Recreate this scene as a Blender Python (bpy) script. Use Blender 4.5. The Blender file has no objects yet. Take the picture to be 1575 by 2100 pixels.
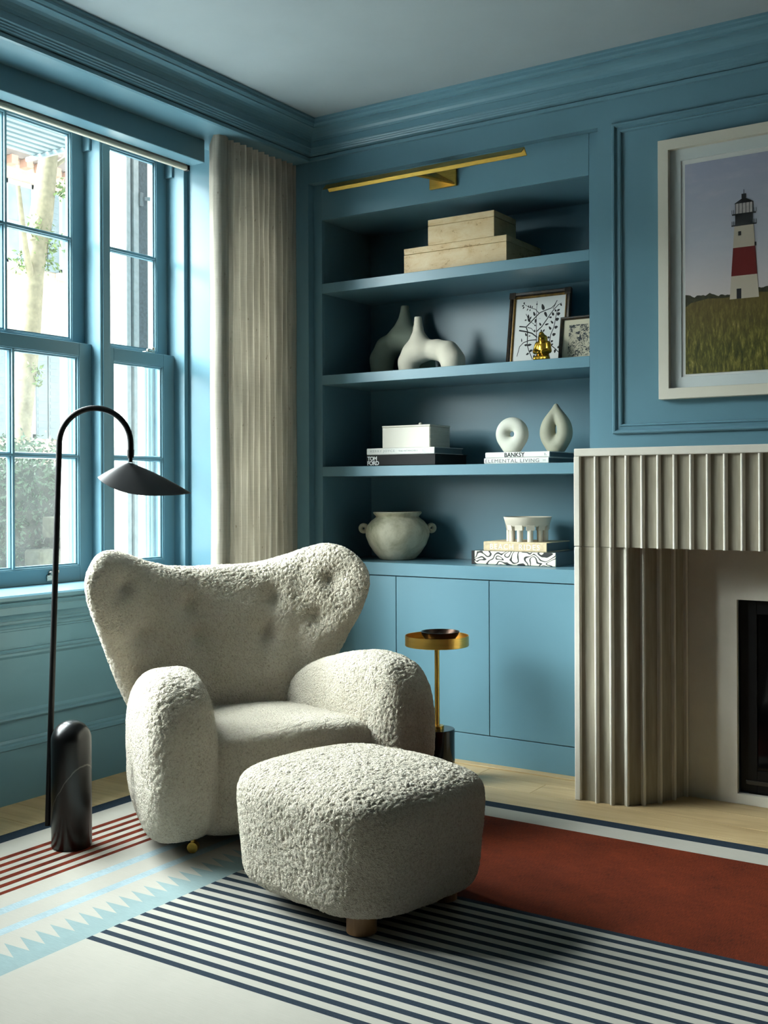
import bpy, bmesh, math, random
import numpy as np
from mathutils import Vector, Matrix
from math import pi, sin, cos, radians

S = bpy.context.scene
COL = S.collection
random.seed(7)

# ------------------------------------------------------------------ camera
F_PX, PX, PY, ROLL = 2269.0, 787.5, 1003.4, 0.0039
RV = Vector((.8357, .5492, 0)); FV = Vector((-.5492, .8357, 0)); UP = Vector((0, 0, 1))
CAM = Vector((3.270, -3.952, 1.11))
cd = bpy.data.cameras.new('camera'); co = bpy.data.objects.new('camera', cd); COL.objects.link(co)
c_, s_ = cos(ROLL), sin(ROLL)
xc = RV * c_ - UP * s_; yc = RV * s_ + UP * c_; zc = -FV
M = Matrix((xc, yc, zc)).transposed().to_4x4(); M.translation = CAM
co.matrix_world = M
cd.sensor_fit = 'AUTO'; cd.sensor_width = 36.0
cd.lens = F_PX * 36.0 / 2100.0
cd.shift_y = -(1050.0 - PY) / 2100.0
cd.clip_start = .05; cd.clip_end = 200
S.camera = co

# ------------------------------------------------------------------ sky, sun, exposure
w = bpy.data.worlds.new('sky'); S.world = w; w.use_nodes = True
nt = w.node_tree; bg = nt.nodes['Background']
bg.inputs['Color'].default_value = (.88, .96, 1.0, 1)
bg.inputs['Strength'].default_value = 2.6
def sun(name, d, energy, ang, col):
    sd = bpy.data.lights.new(name, 'SUN'); so = bpy.data.objects.new(name, sd); COL.objects.link(so)
    so.rotation_euler = Vector(d).to_track_quat('-Z', 'Y').to_euler(); so.location = (-8, -12, 8)
    sd.energy = energy; sd.angle = radians(ang); sd.color = col
sun('low_sun', (.55, 1.0, -.43), 15.0, 36, (.97, 1.0, .98))          # hazy low sun raking along the street front
sun('sky_fill', (.78, .22, -.72), 50.0, 64, (.97, 1.0, 1.0))      # added wide sun lamp, stands in for stronger sky light into the room
for nm, y0, y1 in (('center', -2.23, -.75), ('right', -.72, -.26), ('left', -2.74, -2.28)):
    pl = bpy.data.lights.new('portal_' + nm, 'AREA'); po = bpy.data.objects.new('portal_' + nm, pl); COL.objects.link(po)
    pl.shape = 'RECTANGLE'; pl.size = y1 - y0; pl.size_y = 1.95; pl.cycles.is_portal = True
    po.matrix_world = Matrix(((0, 0, -1, -.47), (1, 0, 0, (y0 + y1) / 2), (0, -1, 0, 1.70), (0, 0, 0, 1)))
S.view_settings.view_transform = 'Standard'; S.view_settings.look = 'None'
S.view_settings.gamma = 1.0; S.view_settings.use_curve_mapping = False
S.view_settings.exposure = 0.08
S.cycles.max_bounces = 10; S.cycles.diffuse_bounces = 2; S.cycles.glossy_bounces = 4
S.cycles.transparent_max_bounces = 16; S.cycles.transmission_bounces = 6
S.cycles.sample_clamp_indirect = 6.0; S.cycles.caustics_reflective = False; S.cycles.caustics_refractive = False

# ------------------------------------------------------------------ materials
def lin(c):
    return tuple(((v / 255) / 12.92 if v / 255 <= .04045 else ((v / 255 + .055) / 1.055) ** 2.4) for v in c) + (1,)

class NT:
    """small helper round a node tree"""
    def __init__(s, name, **kw):
        s.m = bpy.data.materials.new(name); s.m.use_nodes = True; s.t = s.m.node_tree
        s.p = s.t.nodes['Principled BSDF']; s.out = s.t.nodes['Material Output']
        for k, v in kw.items(): s.p.inputs[k].default_value = v
        s._tc = None
    def n(s, typ, **kw):
        nd = s.t.nodes.new(typ)
        for k, v in kw.items():
            if k in nd.inputs: nd.inputs[k].default_value = v
            else: setattr(nd, k, v)
        return nd
    def l(s, a, b): s.t.links.new(a, b)
    def co(s, scale=(1, 1, 1), rot=(0, 0, 0), kind='Object'):
        if s._tc is None: s._tc = s.n('ShaderNodeTexCoord')
        mp = s.n('ShaderNodeMapping'); mp.inputs['Scale'].default_value = scale; mp.inputs['Rotation'].default_value = rot
        s.l(s._tc.outputs[kind], mp.inputs['Vector']); return mp.outputs['Vector']
    def noise(s, scale, detail=4, rough=.55, vec=None, dist=0.0):
        nd = s.n('ShaderNodeTexNoise', Scale=scale, Detail=detail, Roughness=rough, Distortion=dist)
        s.l(vec if vec is not None else s.co(), nd.inputs['Vector']); return nd.outputs['Fac']
    def ramp(s, fac, stops, interp='LINEAR'):
        nd = s.n('ShaderNodeValToRGB'); cr = nd.color_ramp; cr.interpolation = interp
        while len(cr.elements) < len(stops): cr.elements.new(.5)
        for e, (p, c) in zip(cr.elements, stops): e.position = p; e.color = c if len(c) == 4 else tuple(c) + (1,)
        s.l(fac, nd.inputs['Fac']); return nd.outputs['Color']
    def mix(s, fac, a, b, mode='MIX'):
        nd = s.n('ShaderNodeMix'); nd.data_type = 'RGBA'; nd.blend_type = mode
        for sock, v in ((nd.inputs[0], fac), (nd.inputs[6], a), (nd.inputs[7], b)):
            if hasattr(v, 'type') and hasattr(v, 'is_linked'): s.l(v, sock)
            else: sock.default_value = v
        return nd.outputs[2]
    def math(s, op, a, b=0.0):
        nd = s.n('ShaderNodeMath'); nd.operation = op
        for i, v in enumerate((a, b)):
            if hasattr(v, 'is_linked'): s.l(v, nd.inputs[i])
            else: nd.inputs[i].default_value = v
        return nd.outputs[0]
    def base(s, c): s.l(c, s.p.inputs['Base Color']); return s
    def bump(s, h, strength=.3, dist=.002):
        b = s.n('ShaderNodeBump', Strength=strength, Distance=dist); s.l(h, b.inputs['Height']); s.l(b.outputs['Normal'], s.p.inputs['Normal']); return s

def simple(name, c, rough=.5, metal=0.0, var=.06, nscale=6.0, bump=0.0, bscale=200, **kw):
    t = NT(name, Roughness=rough, Metallic=metal, **kw)
    L = lin(c); d = tuple(v * (1 - var) for v in L[:3]) + (1,); u = tuple(min(1, v * (1 + var)) for v in L[:3]) + (1,)
    t.base(t.ramp(t.noise(nscale), [(.35, d), (.65, u)]))
    if bump: t.bump(t.noise(bscale, 3), bump)
    return t.m

BLUE_C = (97, 135, 149)
M_BLUE = simple('blue satin paint', BLUE_C, .30, var=.03, nscale=2.0, bump=.04, bscale=90, **{'Specular IOR Level': .26})
M_CEIL = simple('ceiling paint', (158, 172, 177), .7, var=.02)
M_DARK = simple('dark void', (8, 9, 10), .9, var=.01)
M_WHITE = simple('white paint', (226, 226, 220), .45, var=.02)
M_BLACKM = simple('black powder coat', (7, 8, 9), .42, var=.05, **{'Specular IOR Level': .28})
M_BLACKG = simple('black lacquer', (6, 6, 7), .12, var=.05)

def m_oak(name, c1, c2, c3, rough=.42, axis=(1, 9, 9)):
    t = NT(name, Roughness=rough)
    v = t.co(axis)
    g = t.noise(3.2, 8, .62, v, .6)
    oi = t.n('ShaderNodeObjectInfo')
    t.base(t.mix(t.math('MULTIPLY', oi.outputs['Random'], .45), t.ramp(g, [(.3, lin(c1)), (.55, lin(c2)), (.75, lin(c3))]), lin(c1)))
    t.bump(t.noise(6, 6, .6, t.co((2, 60, 60))), .08)
    return t.m
M_OAK = m_oak('pale oak floor', (172, 146, 104), (196, 171, 127), (206, 184, 142))
M_LEG = m_oak('oak stool leg', (132, 96, 58), (160, 120, 78), (178, 140, 96), axis=(14, 14, 1.5))
M_CASE = simple('dark joint', (60, 46, 30), .8)

def m_stone(name, c, rough=.6, pit=.0, var=.1, sc=12):
    t = NT(name, Roughness=rough); L = lin(c)
    d = tuple(v * (1 - var) for v in L[:3]) + (1,); u = tuple(min(1, v * (1 + var)) for v in L[:3]) + (1,)
    n1 = t.noise(sc, 8, .6)
    t.base(t.ramp(n1, [(.3, d), (.6, L), (.8, u)])); t.bump(t.noise(sc * 12, 5), .12 + pit)
    return t.m
M_MANTEL = m_stone('cast limestone', (214, 209, 195), .55, var=.05)
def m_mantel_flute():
    t = NT('shaded tooled limestone', Roughness=.6)
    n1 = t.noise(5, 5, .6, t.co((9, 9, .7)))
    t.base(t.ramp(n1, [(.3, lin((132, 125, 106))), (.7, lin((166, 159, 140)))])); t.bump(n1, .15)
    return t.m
M_FLUTE = m_mantel_flute()  # vertical tooling; tone also darkened to paint the flutes' shade beside lit ribs
def m_trav():
    t = NT('travertine', Roughness=.5)
    v = t.n('ShaderNodeTexVoronoi', Scale=150.0); t.l(t.co((1, 1, 1.6)), v.inputs['Vector'])
    n1 = t.noise(11, 8, .7, t.co((1, 1, 2.2)), .4); n2 = t.noise(60, 5, .7)
    col = t.ramp(n1, [(.3, lin((208, 172, 118))), (.5, lin((224, 196, 148))), (.75, lin((234, 214, 174)))])
    pit = t.ramp(t.math('MULTIPLY', n2, n1), [(.155, (1, 1, 1)), (.18, (0, 0, 0))])
    t.base(t.mix(t.math('MULTIPLY', pit, .6), col, lin((150, 104, 54)))); t.bump(n2, .25)
    return t.m
M_TRAV = m_trav()
M_VASEG = m_stone('grey green ceramic', (150, 160, 144), .75, var=.04)
M_VASEC = m_stone('cream matte ceramic', (214, 208, 190), .75, var=.03)
M_RING = m_stone('pale stoneware', (208, 210, 196), .7, var=.08, sc=14)
M_TEAR = m_stone('grey olive stoneware', (158, 158, 138), .65, var=.10, sc=10)
def m_pot():
    t = NT('weathered clay', Roughness=.85)
    n1 = t.noise(7, 9, .68, None, .5)
    t.base(t.ramp(n1, [(.3, lin((136, 138, 112))), (.45, lin((186, 182, 156))), (.6, lin((214, 210, 188))), (.78, lin((166, 164, 136)))]))
    t.bump(t.noise(60, 8, .7), .4, .003); return t.m
M_POT = m_pot()
M_BOWLW = m_stone('white plaster', (214, 206, 188), .8, var=.06, sc=20)
M_BOXW = m_stone('ivory lacquer', (226, 222, 208), .45, var=.02)

def m_brass(name, c, rough, brush=(1, 1, 40)):
    t = NT(name, Metallic=1.0, Roughness=rough)
    n1 = t.noise(9, 5, .6, t.co(brush)); L = lin(c)
    t.base(t.ramp(n1, [(.3, tuple(v * .72 for v in L[:3]) + (1,)), (.7, L)]))
    r = t.n('ShaderNodeMapRange'); r.inputs['To Min'].default_value = rough * .8; r.inputs['To Max'].default_value = rough * 1.4
    t.l(n1, r.inputs['Value']); t.l(r.outputs['Result'], t.p.inputs['Roughness']); return t.m
M_BRASS = m_brass('aged brass', (196, 160, 78), .34, (3, 30, 30))
M_BRASSB = m_brass('brushed brass', (226, 180, 92), .28, (1, 1, 60))
M_GOLD = m_brass('gilded resin', (206, 160, 60), .22, (20, 20, 20))
M_BRONZE = m_brass('hammered dark bronze', (66, 52, 44), .3, (30, 30, 30))
M_STEEL = m_brass('satin nickel', (190, 186, 176), .25, (10, 10, 10))

def m_marble():
    t = NT('black marble with white vein', Roughness=.28)
    v = t.co((1, 1, 1)); sx = t.n('ShaderNodeSeparateXYZ'); t.l(v, sx.inputs[0])
    wob = t.math('MULTIPLY', t.math('SUBTRACT', t.noise(9, 4, .6), .5), .05)
    # one thin vein on an inclined plane
    h = t.math('ADD', t.math('SUBTRACT', sx.outputs[2], t.math('MULTIPLY', sx.outputs[0], 1.75)), t.math('SUBTRACT', wob, .155))
    line = t.ramp(t.math('ABSOLUTE', h), [(0, (1, 1, 1)), (.0018, (0, 0, 0))])
    t.base(t.mix(t.math('MULTIPLY', line, .32), t.ramp(t.noise(20, 6), [(.4, lin((5, 6, 7))), (.8, lin((12, 13, 14)))]), lin((170, 165, 155))))
    return t.m
M_MARBLE = m_marble()

def m_wool(name, c, dark):
    t = NT(name, Roughness=1.0)
    t.p.inputs['Sheen Weight'].default_value = .35; t.p.inputs['Sheen Roughness'].default_value = .5
    t.p.inputs['Specular IOR Level'].default_value = .1
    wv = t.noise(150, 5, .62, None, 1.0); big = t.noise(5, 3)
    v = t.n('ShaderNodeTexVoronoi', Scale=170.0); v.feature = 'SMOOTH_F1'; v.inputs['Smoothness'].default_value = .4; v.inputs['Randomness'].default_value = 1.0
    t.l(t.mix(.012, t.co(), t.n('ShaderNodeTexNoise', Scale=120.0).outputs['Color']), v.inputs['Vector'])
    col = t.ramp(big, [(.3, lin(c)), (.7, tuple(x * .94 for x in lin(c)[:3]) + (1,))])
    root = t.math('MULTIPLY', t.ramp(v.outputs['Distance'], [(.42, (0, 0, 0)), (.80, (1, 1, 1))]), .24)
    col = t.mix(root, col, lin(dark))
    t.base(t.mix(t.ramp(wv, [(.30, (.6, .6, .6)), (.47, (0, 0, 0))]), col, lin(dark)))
    t.bump(t.math('SUBTRACT', t.math('MULTIPLY', wv, .6), v.outputs['Distance']), 1.0, .008); return t.m
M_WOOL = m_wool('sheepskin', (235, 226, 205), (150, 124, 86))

def m_linen():
    t = NT('oatmeal linen', Roughness=.95)
    a = t.noise(60, 3, .6, t.co((1, 1, .05))); b = t.noise(60, 3, .6, t.co((.1, .1, 6)))
    fl = t.noise(95, 2, .5, t.co((1, 1, .35)))
    col = t.ramp(t.math('ADD', t.math('MULTIPLY', a, .82), t.math('MULTIPLY', b, .18)), [(.35, lin((176, 171, 158))), (.65, lin((210, 205, 192)))])
    t.base(t.mix(t.ramp(fl, [(.70, (0, 0, 0)), (.76, (.55, .55, .55))]), col, lin((110, 92, 66))))
    t.bump(a, .2, .002)
    tr = t.n('ShaderNodeBsdfTranslucent'); tr.inputs['Color'].default_value = lin((206, 200, 184))
    mx = t.n('ShaderNodeMixShader'); mx.inputs[0].default_value = .07
    t.l(t.p.outputs[0], mx.inputs[1]); t.l(tr.outputs[0], mx.inputs[2]); t.l(mx.outputs[0], t.out.inputs['Surface']); return t.m
M_LINEN = m_linen()

def m_rug(name, c, var=.10, rows=(40, 500, 1), bump=.35, sheen=.0, dry=0):
    t = NT(name, Roughness=.95); t.p.inputs['Specular IOR Level'].default_value = .15
    L = lin(c); a = t.noise(3, 5, .6, t.co(rows)); b = t.noise(700, 2); big = t.noise(7, 6, .65)
    d = tuple(v * (1 - var * 1.6) for v in L[:3]) + (1,); u = tuple(min(1, v * (1 + var)) for v in L[:3]) + (1,)
    s = t.math('ADD', t.math('MULTIPLY', a, .55), t.math('ADD', t.math('MULTIPLY', big, .3), t.math('MULTIPLY', b, .15)))
    t.base(t.ramp(s, [(.36, d), (.62, u)])); t.bump(s, bump, .003)
    t.p.inputs['Sheen Weight'].default_value = sheen; return t.m
R_CREAM = m_rug('rug cream wool', (174, 171, 160), .05, (6, 260, 1))
R_NAVY = m_rug('rug navy wool', (36, 48, 60), .2, (60, 60, 1))
R_RED = m_rug('rug rust stripe', (98, 36, 17), .5, (14, 5, 1))
R_RUST = m_rug('rug rust pile', (100, 38, 15), .4, (200, 16, 1), .5, .0)
R_SKY = m_rug('rug pale blue dry dyed', (158, 178, 184), .2, (16, 200, 1))
R_TEAL = m_rug('rug grey teal', (136, 157, 157), .10, (10, 240, 1))

def m_glass(name, haze):
    t = NT(name); nt_ = t.t
    tr = t.n('ShaderNodeBsdfTransparent'); tr.inputs['Color'].default_value = (.93, .96, .96, 1)
    gl = t.n('ShaderNodeBsdfGlossy'); gl.inputs['Roughness'].default_value = .02
    lw = t.n('ShaderNodeLayerWeight', Blend=.5)
    fr = t.math('ADD', t.math('MULTIPLY', t.math('POWER', lw.outputs['Facing'], 5.0), .45), .022)
    mx = t.n('ShaderNodeMixShader'); t.l(fr, mx.inputs[0]); t.l(tr.outputs[0], mx.inputs[1]); t.l(gl.outputs[0], mx.inputs[2])
    df = t.n('ShaderNodeBsdfTranslucent'); df.inputs['Color'].default_value = (.85, .93, .92, 1)
    m2 = t.n('ShaderNodeMixShader'); nz = t.noise(14, 6, .7)
    t.l(t.math('MULTIPLY', nz, haze * 2), m2.inputs[0]); t.l(mx.outputs[0], m2.inputs[1]); t.l(df.outputs[0], m2.inputs[2])
    t.l(m2.outputs[0], t.out.inputs['Surface']); return t.m
M_GLASS = m_glass('window glass', .0015)
M_GLASSH = m_glass('dusty window glass', .010)
def m_fireglass():
    t = NT('smoked fire glass', Roughness=.04, **{'Base Color': (.004, .004, .004, 1)}); t.p.inputs['Alpha'].default_value = .35; return t.m
M_FGLASS = m_fireglass()

def m_squiggle():
    t = NT('black squiggle print', Roughness=.5)
    n1 = t.noise(17, 0, .5, t.co((1, 1, 1.3)), .7)
    f = t.math('FRACT', t.math('MULTIPLY', n1, 5.5))
    t.base(t.ramp(f, [(.0, lin((232, 226, 206))), (.60, lin((232, 226, 206))), (.64, lin((20, 20, 20))), (.97, lin((20, 20, 20))), (1, lin((232, 226, 206)))])); return t.m
M_SQUIG = m_squiggle()
def m_etch():
    t = NT('blue black etching print', Roughness=.7)
    a = t.noise(55, 5, .75, None, 2.0); b = t.noise(20, 2, .5)
    t.base(t.ramp(t.math('ADD', t.math('MULTIPLY', a, .8), t.math('MULTIPLY', b, .3)), [(.50, lin((30, 42, 50))), (.56, lin((206, 198, 172)))])); return t.m
M_ETCH = m_etch()
M_PAPER = simple('white print paper', (224, 226, 222), .7, var=.01)
M_CREAMP = simple('cream mat paper', (214, 206, 180), .8, var=.03)
M_INK = simple('black ink', (12, 12, 13), .7, var=.01)
M_PAGES = simple('book pages', (206, 202, 190), .8, var=.05, nscale=300)
M_BKWHITE = simple('white book cloth', (230, 230, 224), .5, var=.02)
M_BKBLACK = simple('black book cloth', (11, 11, 12), .75, var=.05)
M_BKGREY = simple('slate book cover', (88, 100, 106), .5, var=.05)
M_BKSAND = simple('sand cloth', (206, 186, 150), .7, var=.12, nscale=60)
M_GREYTXT = simple('grey ink', (96, 96, 92), .6, var=.02)
M_LGREYTXT = simple('pale grey ink', (168, 176, 172), .6, var=.02)
M_WHITETXT = simple('white ink', (240, 240, 238), .6, var=.01)
def m_frame():
    t = NT('dark gilt frame', Roughness=.35); t.base(t.ramp(t.noise(40, 5, .6, t.co((1, 1, 1))), [(.4, lin((26, 20, 14))), (.62, lin((60, 44, 22))), (.78, lin((120, 92, 40)))])); return t.m
M_FRAMED = m_frame()
M_FRAMEG = simple('gilt inner slip', (120, 92, 44), .35, metal=.7, var=.3, nscale=50)
M_PFRAME = simple('ivory picture frame', (216, 212, 196), .5, var=.01)

# ------------------------------------------------------------------ object helpers
def tag(o, label=None, cat=None, group=None, kind=None):
    if label: o['label'] = label
    if cat: o['category'] = cat
    if group: o['group'] = group
    if kind: o['kind'] = kind
    return o
def empty(name, loc, label=None, cat=None, group=None, kind=None):
    o = bpy.data.objects.new(name, None); COL.objects.link(o); o.location = loc; o.empty_display_size = .05
    return tag(o, label, cat, group, kind)
def wpos(o):
    v = Vector(o.location)
    while o.parent: o = o.parent; v += Vector(o.location)
    return v
def mesh_obj(name, me, mat, parent=None, smooth=None):
    """me in world coordinates; origin moved to the bottom centre of the mesh"""
    n = len(me.vertices); a = np.empty(n * 3, 'f'); me.vertices.foreach_get('co', a); a = a.reshape(-1, 3)
    lo, hi = a.min(0), a.max(0); c = np.array([(lo[0] + hi[0]) / 2, (lo[1] + hi[1]) / 2, lo[2]], 'f')
    a -= c; me.vertices.foreach_set('co', a.ravel()); me.update()
    for m in (mat if isinstance(mat, (list, tuple)) else [mat]): me.materials.append(m)
    if smooth is not None:
        if smooth is True: me.polygons.foreach_set('use_smooth', [True] * len(me.polygons))
        else:
            me.polygons.foreach_set('use_smooth', [True] * len(me.polygons)); me.set_sharp_from_angle(angle=radians(smooth))
    o = bpy.data.objects.new(name, me); COL.objects.link(o)
    loc = Vector(c.tolist())
    if parent: o.parent = parent; loc = loc - wpos(parent)
    o.location = loc
    return o
def obj(name, bm, mat, parent=None, smooth=None, recalc=True):
    if recalc: bmesh.ops.recalc_face_normals(bm, faces=bm.faces)
    me = bpy.data.meshes.new(name); bm.to_mesh(me); bm.free()
    return mesh_obj(name, me, mat, parent, smooth)
def NB(): return bmesh.new()
def box(bm, x0, x1, y0, y1, z0, z1, bev=0.0, mi=0, seg=1):
    vs = [bm.verts.new(p) for p in ((x0, y0, z0), (x1, y0, z0), (x1, y1, z0), (x0, y1, z0), (x0, y0, z1), (x1, y0, z1), (x1, y1, z1), (x0, y1, z1))]
    fs = [bm.faces.new([vs[i] for i in q]) for q in ((0, 3, 2, 1), (4, 5, 6, 7), (0, 1, 5, 4), (1, 2, 6, 5), (2, 3, 7, 6), (3, 0, 4, 7))]
    for f in fs: f.material_index = mi
    if bev:
        es = set(e for f in fs for e in f.edges)
        bmesh.ops.bevel(bm, geom=list(es), offset=bev, segments=seg, affect='EDGES', profile=.5)
    return vs
def bx(name, x0, x1, y0, y1, z0, z1, mat, parent=None, bev=.0015, seg=1):
    bm = NB(); box(bm, min(x0, x1), max(x0, x1), min(y0, y1), max(y0, y1), min(z0, z1), max(z0, z1), bev, 0, seg); return obj(name, bm, mat, parent)
def quadbox(bm, P, n, t, mi=0):
    """flat polygon P (list of Vectors) with thickness t along n"""
    a = [bm.verts.new(p) for p in P]; b = [bm.verts.new(Vector(p) + n * t) for p in P]
    fs = [bm.faces.new(a), bm.faces.new(b[::-1])]
    for i in range(len(P)):
        j = (i + 1) % len(P); fs.append(bm.faces.new((a[i], b[i], b[j], a[j])))
    for f in fs: f.material_index = mi
def extrude(bm, pts, fn, h0, h1, closed=True, mi=0):
    """profile pts (u,v) swept from h0 to h1; fn(u,v,h) gives the point"""
    A = [bm.verts.new(fn(u, v, h0)) for u, v in pts]; B = [bm.verts.new(fn(u, v, h1)) for u, v in pts]
    n = len(pts)
    for i in range(n if closed else n - 1):
        j = (i + 1) % n; f = bm.faces.new((A[i], A[j], B[j], B[i])); f.material_index = mi
    if closed:
        bm.faces.new(A[::-1]).material_index = mi; bm.faces.new(B).material_index = mi
def lathe(bm, prof, c, n=48, mi=0, axis='Z'):
    rings = []
    for r, z in prof:
        if r < 1e-6: rings.append([bm.verts.new((c[0], c[1], c[2] + z))]); continue
        rings.append([bm.verts.new((c[0] + r * cos(2 * pi * k / n), c[1] + r * sin(2 * pi * k / n), c[2] + z)) for k in range(n)])
    for a, b in zip(rings, rings[1:]):
        for k in range(n):
            j = (k + 1) % n
            if len(a) == 1 and len(b) == 1: continue
            if len(a) == 1: f = bm.faces.new((a[0], b[j], b[k]))
            elif len(b) == 1: f = bm.faces.new((a[k], a[j], b[0]))
            else: f = bm.faces.new((a[k], a[j], b[j], b[k]))
            f.material_index = mi
def tube(bm, pts, rad, n=12, caps=True):
    pts = [Vector(p) for p in pts]; rs = rad if isinstance(rad, (list, tuple)) else [rad] * len(pts)
    T = (pts[1] - pts[0]).normalized(); u = T.orthogonal().normalized(); rings = []
    for i, p in enumerate(pts):
        if i == 0: t = T
        elif i == len(pts) - 1: t = (pts[i] - pts[i - 1]).normalized()
        else: t = ((pts[i + 1] - pts[i]).normalized() + (pts[i] - pts[i - 1]).normalized()).normalized()
        u = (u - t * u.dot(t)).normalized(); v = t.cross(u)
        rings.append([bm.verts.new(p + (u * cos(2 * pi * k / n) + v * sin(2 * pi * k / n)) * rs[i]) for k in range(n)])
    for a, b in zip(rings, rings[1:]):
        for k in range(n): bm.faces.new((a[k], a[(k + 1) % n], b[(k + 1) % n], b[k]))
    if caps: bm.faces.new(rings[0][::-1]); bm.faces.new(rings[-1])
def rect_mould(bm, u0, u1, v0, v1, prof, fn):
    """rectangular picture moulding: prof = list of (inset, proud); fn(u,v,proud)"""
    loops = []
    for d, o in prof:
        loops.append([bm.verts.new(fn(u, v, o)) for u, v in ((u0 + d, v0 + d), (u1 - d, v0 + d), (u1 - d, v1 - d), (u0 + d, v1 - d))])
    for a, b in zip(loops, loops[1:]):
        for k in range(4): bm.faces.new((a[k], a[(k + 1) % 4], b[(k + 1) % 4], b[k]))
def arc(cx, cy, r, a0, a1, n): return [(cx + r * cos(a0 + (a1 - a0) * i / n), cy + r * sin(a0 + (a1 - a0) * i / n)) for i in range(n + 1)]

# --- implicit surfaces -> quad mesh (naive surface nets)
def nets(F, lo, hi, h):
    ax = [np.arange(lo[i], hi[i] + h, h, dtype='f') for i in range(3)]
    X, Y, Z = np.meshgrid(*ax, indexing='ij', sparse=True)
    V = np.asarray(F(X, Y, Z), 'f'); V = np.broadcast_to(V, tuple(len(a) for a in ax)).copy()
    I = V < 0; nx, ny, nz = V.shape
    cnt = np.zeros((nx - 1, ny - 1, nz - 1), np.uint8)
    for a in (0, 1):
        for b in (0, 1):
            for c in (0, 1): cnt += I[a:nx - 1 + a, b:ny - 1 + b, c:nz - 1 + c]
    act = np.argwhere((cnt > 0) & (cnt < 8))
    idm = np.full(cnt.shape, -1, np.int32); idm[act[:, 0], act[:, 1], act[:, 2]] = np.arange(len(act))
    cor = [(a, b, c) for a in (0, 1) for b in (0, 1) for c in (0, 1)]
    val = {k: V[act[:, 0] + k[0], act[:, 1] + k[1], act[:, 2] + k[2]] for k in cor}
    P = np.zeros((len(act), 3), 'f'); N = np.zeros(len(act), 'f')
    for k in cor:
        for d in range(3):
            if k[d]: continue
            k2 = list(k); k2[d] = 1; a, b = val[k], val[tuple(k2)]
            m = (a < 0) != (b < 0); t = np.where(m, a / np.where(m, a - b, 1), 0)
            p = np.zeros_like(P) + np.array(k, 'f'); p[:, d] = t
            P += p * m[:, None]; N += m
    P = (act + P / N[:, None]) * h + np.array([a[0] for a in ax], 'f')
    Q = []
    for d in range(3):
        e, f = (d + 1) % 3, (d + 2) % 3
        s0 = [slice(None)] * 3; s1 = [slice(None)] * 3
        s0[d] = slice(0, -1); s1[d] = slice(1, None)
        s0[e] = s1[e] = slice(1, -1); s0[f] = s1[f] = slice(1, -1)
        A = I[tuple(s0)]; B = I[tuple(s1)]; g = np.argwhere(A != B)
        g2 = g.copy(); g2[:, e] += 1; g2[:, f] += 1
        flip = ~A[g[:, 0], g[:, 1], g[:, 2]]
        def at(de, df):
            q = g2.copy(); q[:, e] -= de; q[:, f] -= df; return idm[q[:, 0], q[:, 1], q[:, 2]]
        q = np.stack([at(1, 1), at(0, 1), at(0, 0), at(1, 0)], 1)
        q[flip] = q[flip][:, ::-1]; Q.append(q)
    return P, np.concatenate(Q)
def np_mesh(name, P, Q):
    me = bpy.data.meshes.new(name); me.vertices.add(len(P)); me.vertices.foreach_set('co', P.astype('f').ravel())
    me.loops.add(Q.size); me.loops.foreach_set('vertex_index', Q.astype(np.int32).ravel())
    me.polygons.add(len(Q)); me.polygons.foreach_set('loop_start', np.arange(0, Q.size, 4, dtype=np.int32))
    me.update(calc_edges=True); me.validate(); return me
def relax(P, Q, it=2):
    E = np.concatenate([Q[:, [0, 1]], Q[:, [1, 2]], Q[:, [2, 3]], Q[:, [3, 0]]])
    for _ in range(it):
        s = np.zeros_like(P); c = np.zeros(len(P), 'f')
        for k in range(3): s[:, k] = np.bincount(E[:, 0], P[E[:, 1], k], len(P)) + np.bincount(E[:, 1], P[E[:, 0], k], len(P))
        c = np.bincount(E[:, 0], minlength=len(P)) + np.bincount(E[:, 1], minlength=len(P)); P = .4 * P + .6 * s / c[:, None]
    return P.astype('f')
def normals(P, Q):
    n = np.cross(P[Q[:, 2]] - P[Q[:, 0]], P[Q[:, 3]] - P[Q[:, 1]]); o = np.zeros_like(P)
    for k in range(3):
        for j in range(4): o[:, k] += np.bincount(Q[:, j], n[:, k], len(P))
    return o / (np.linalg.norm(o, axis=1)[:, None] + 1e-9)
def hash3(i, s):
    i = i.astype(np.int64); h = (i[..., 0] * 73856093) ^ (i[..., 1] * 19349663) ^ (i[..., 2] * 83492791) ^ (s * 2654435)
    h = (h ^ (h >> 13)) * 1274126177 & 0x7fffffff; h = (h ^ (h >> 15)) * 668265263 & 0x7fffffff
    return ((h ^ (h >> 11)) & 0xffff) / 65535.0
def worley(p, size, seed=0):
    q = p / size; c = np.floor(q); best = np.full(len(p), 9.0)
    for a in (-1, 0, 1):
        for b in (-1, 0, 1):
            for d in (-1, 0, 1):
                k = c + (a, b, d); o = np.stack([hash3(k, seed + j) for j in range(3)], 1)
                best = np.minimum(best, ((k + .15 + .7 * o - q) ** 2).sum(1))
    return np.sqrt(best)
def vnoise(p, size, seed=0):
    q = p / size; c = np.floor(q); f = q - c; f = f * f * (3 - 2 * f); r = 0
    for a in (0, 1):
        for b in (0, 1):
            for d in (0, 1):
                wt = (f[:, 0] if a else 1 - f[:, 0]) * (f[:, 1] if b else 1 - f[:, 1]) * (f[:, 2] if d else 1 - f[:, 2])
                r = r + wt * hash3(c + (a, b, d), seed)
    return r
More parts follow.
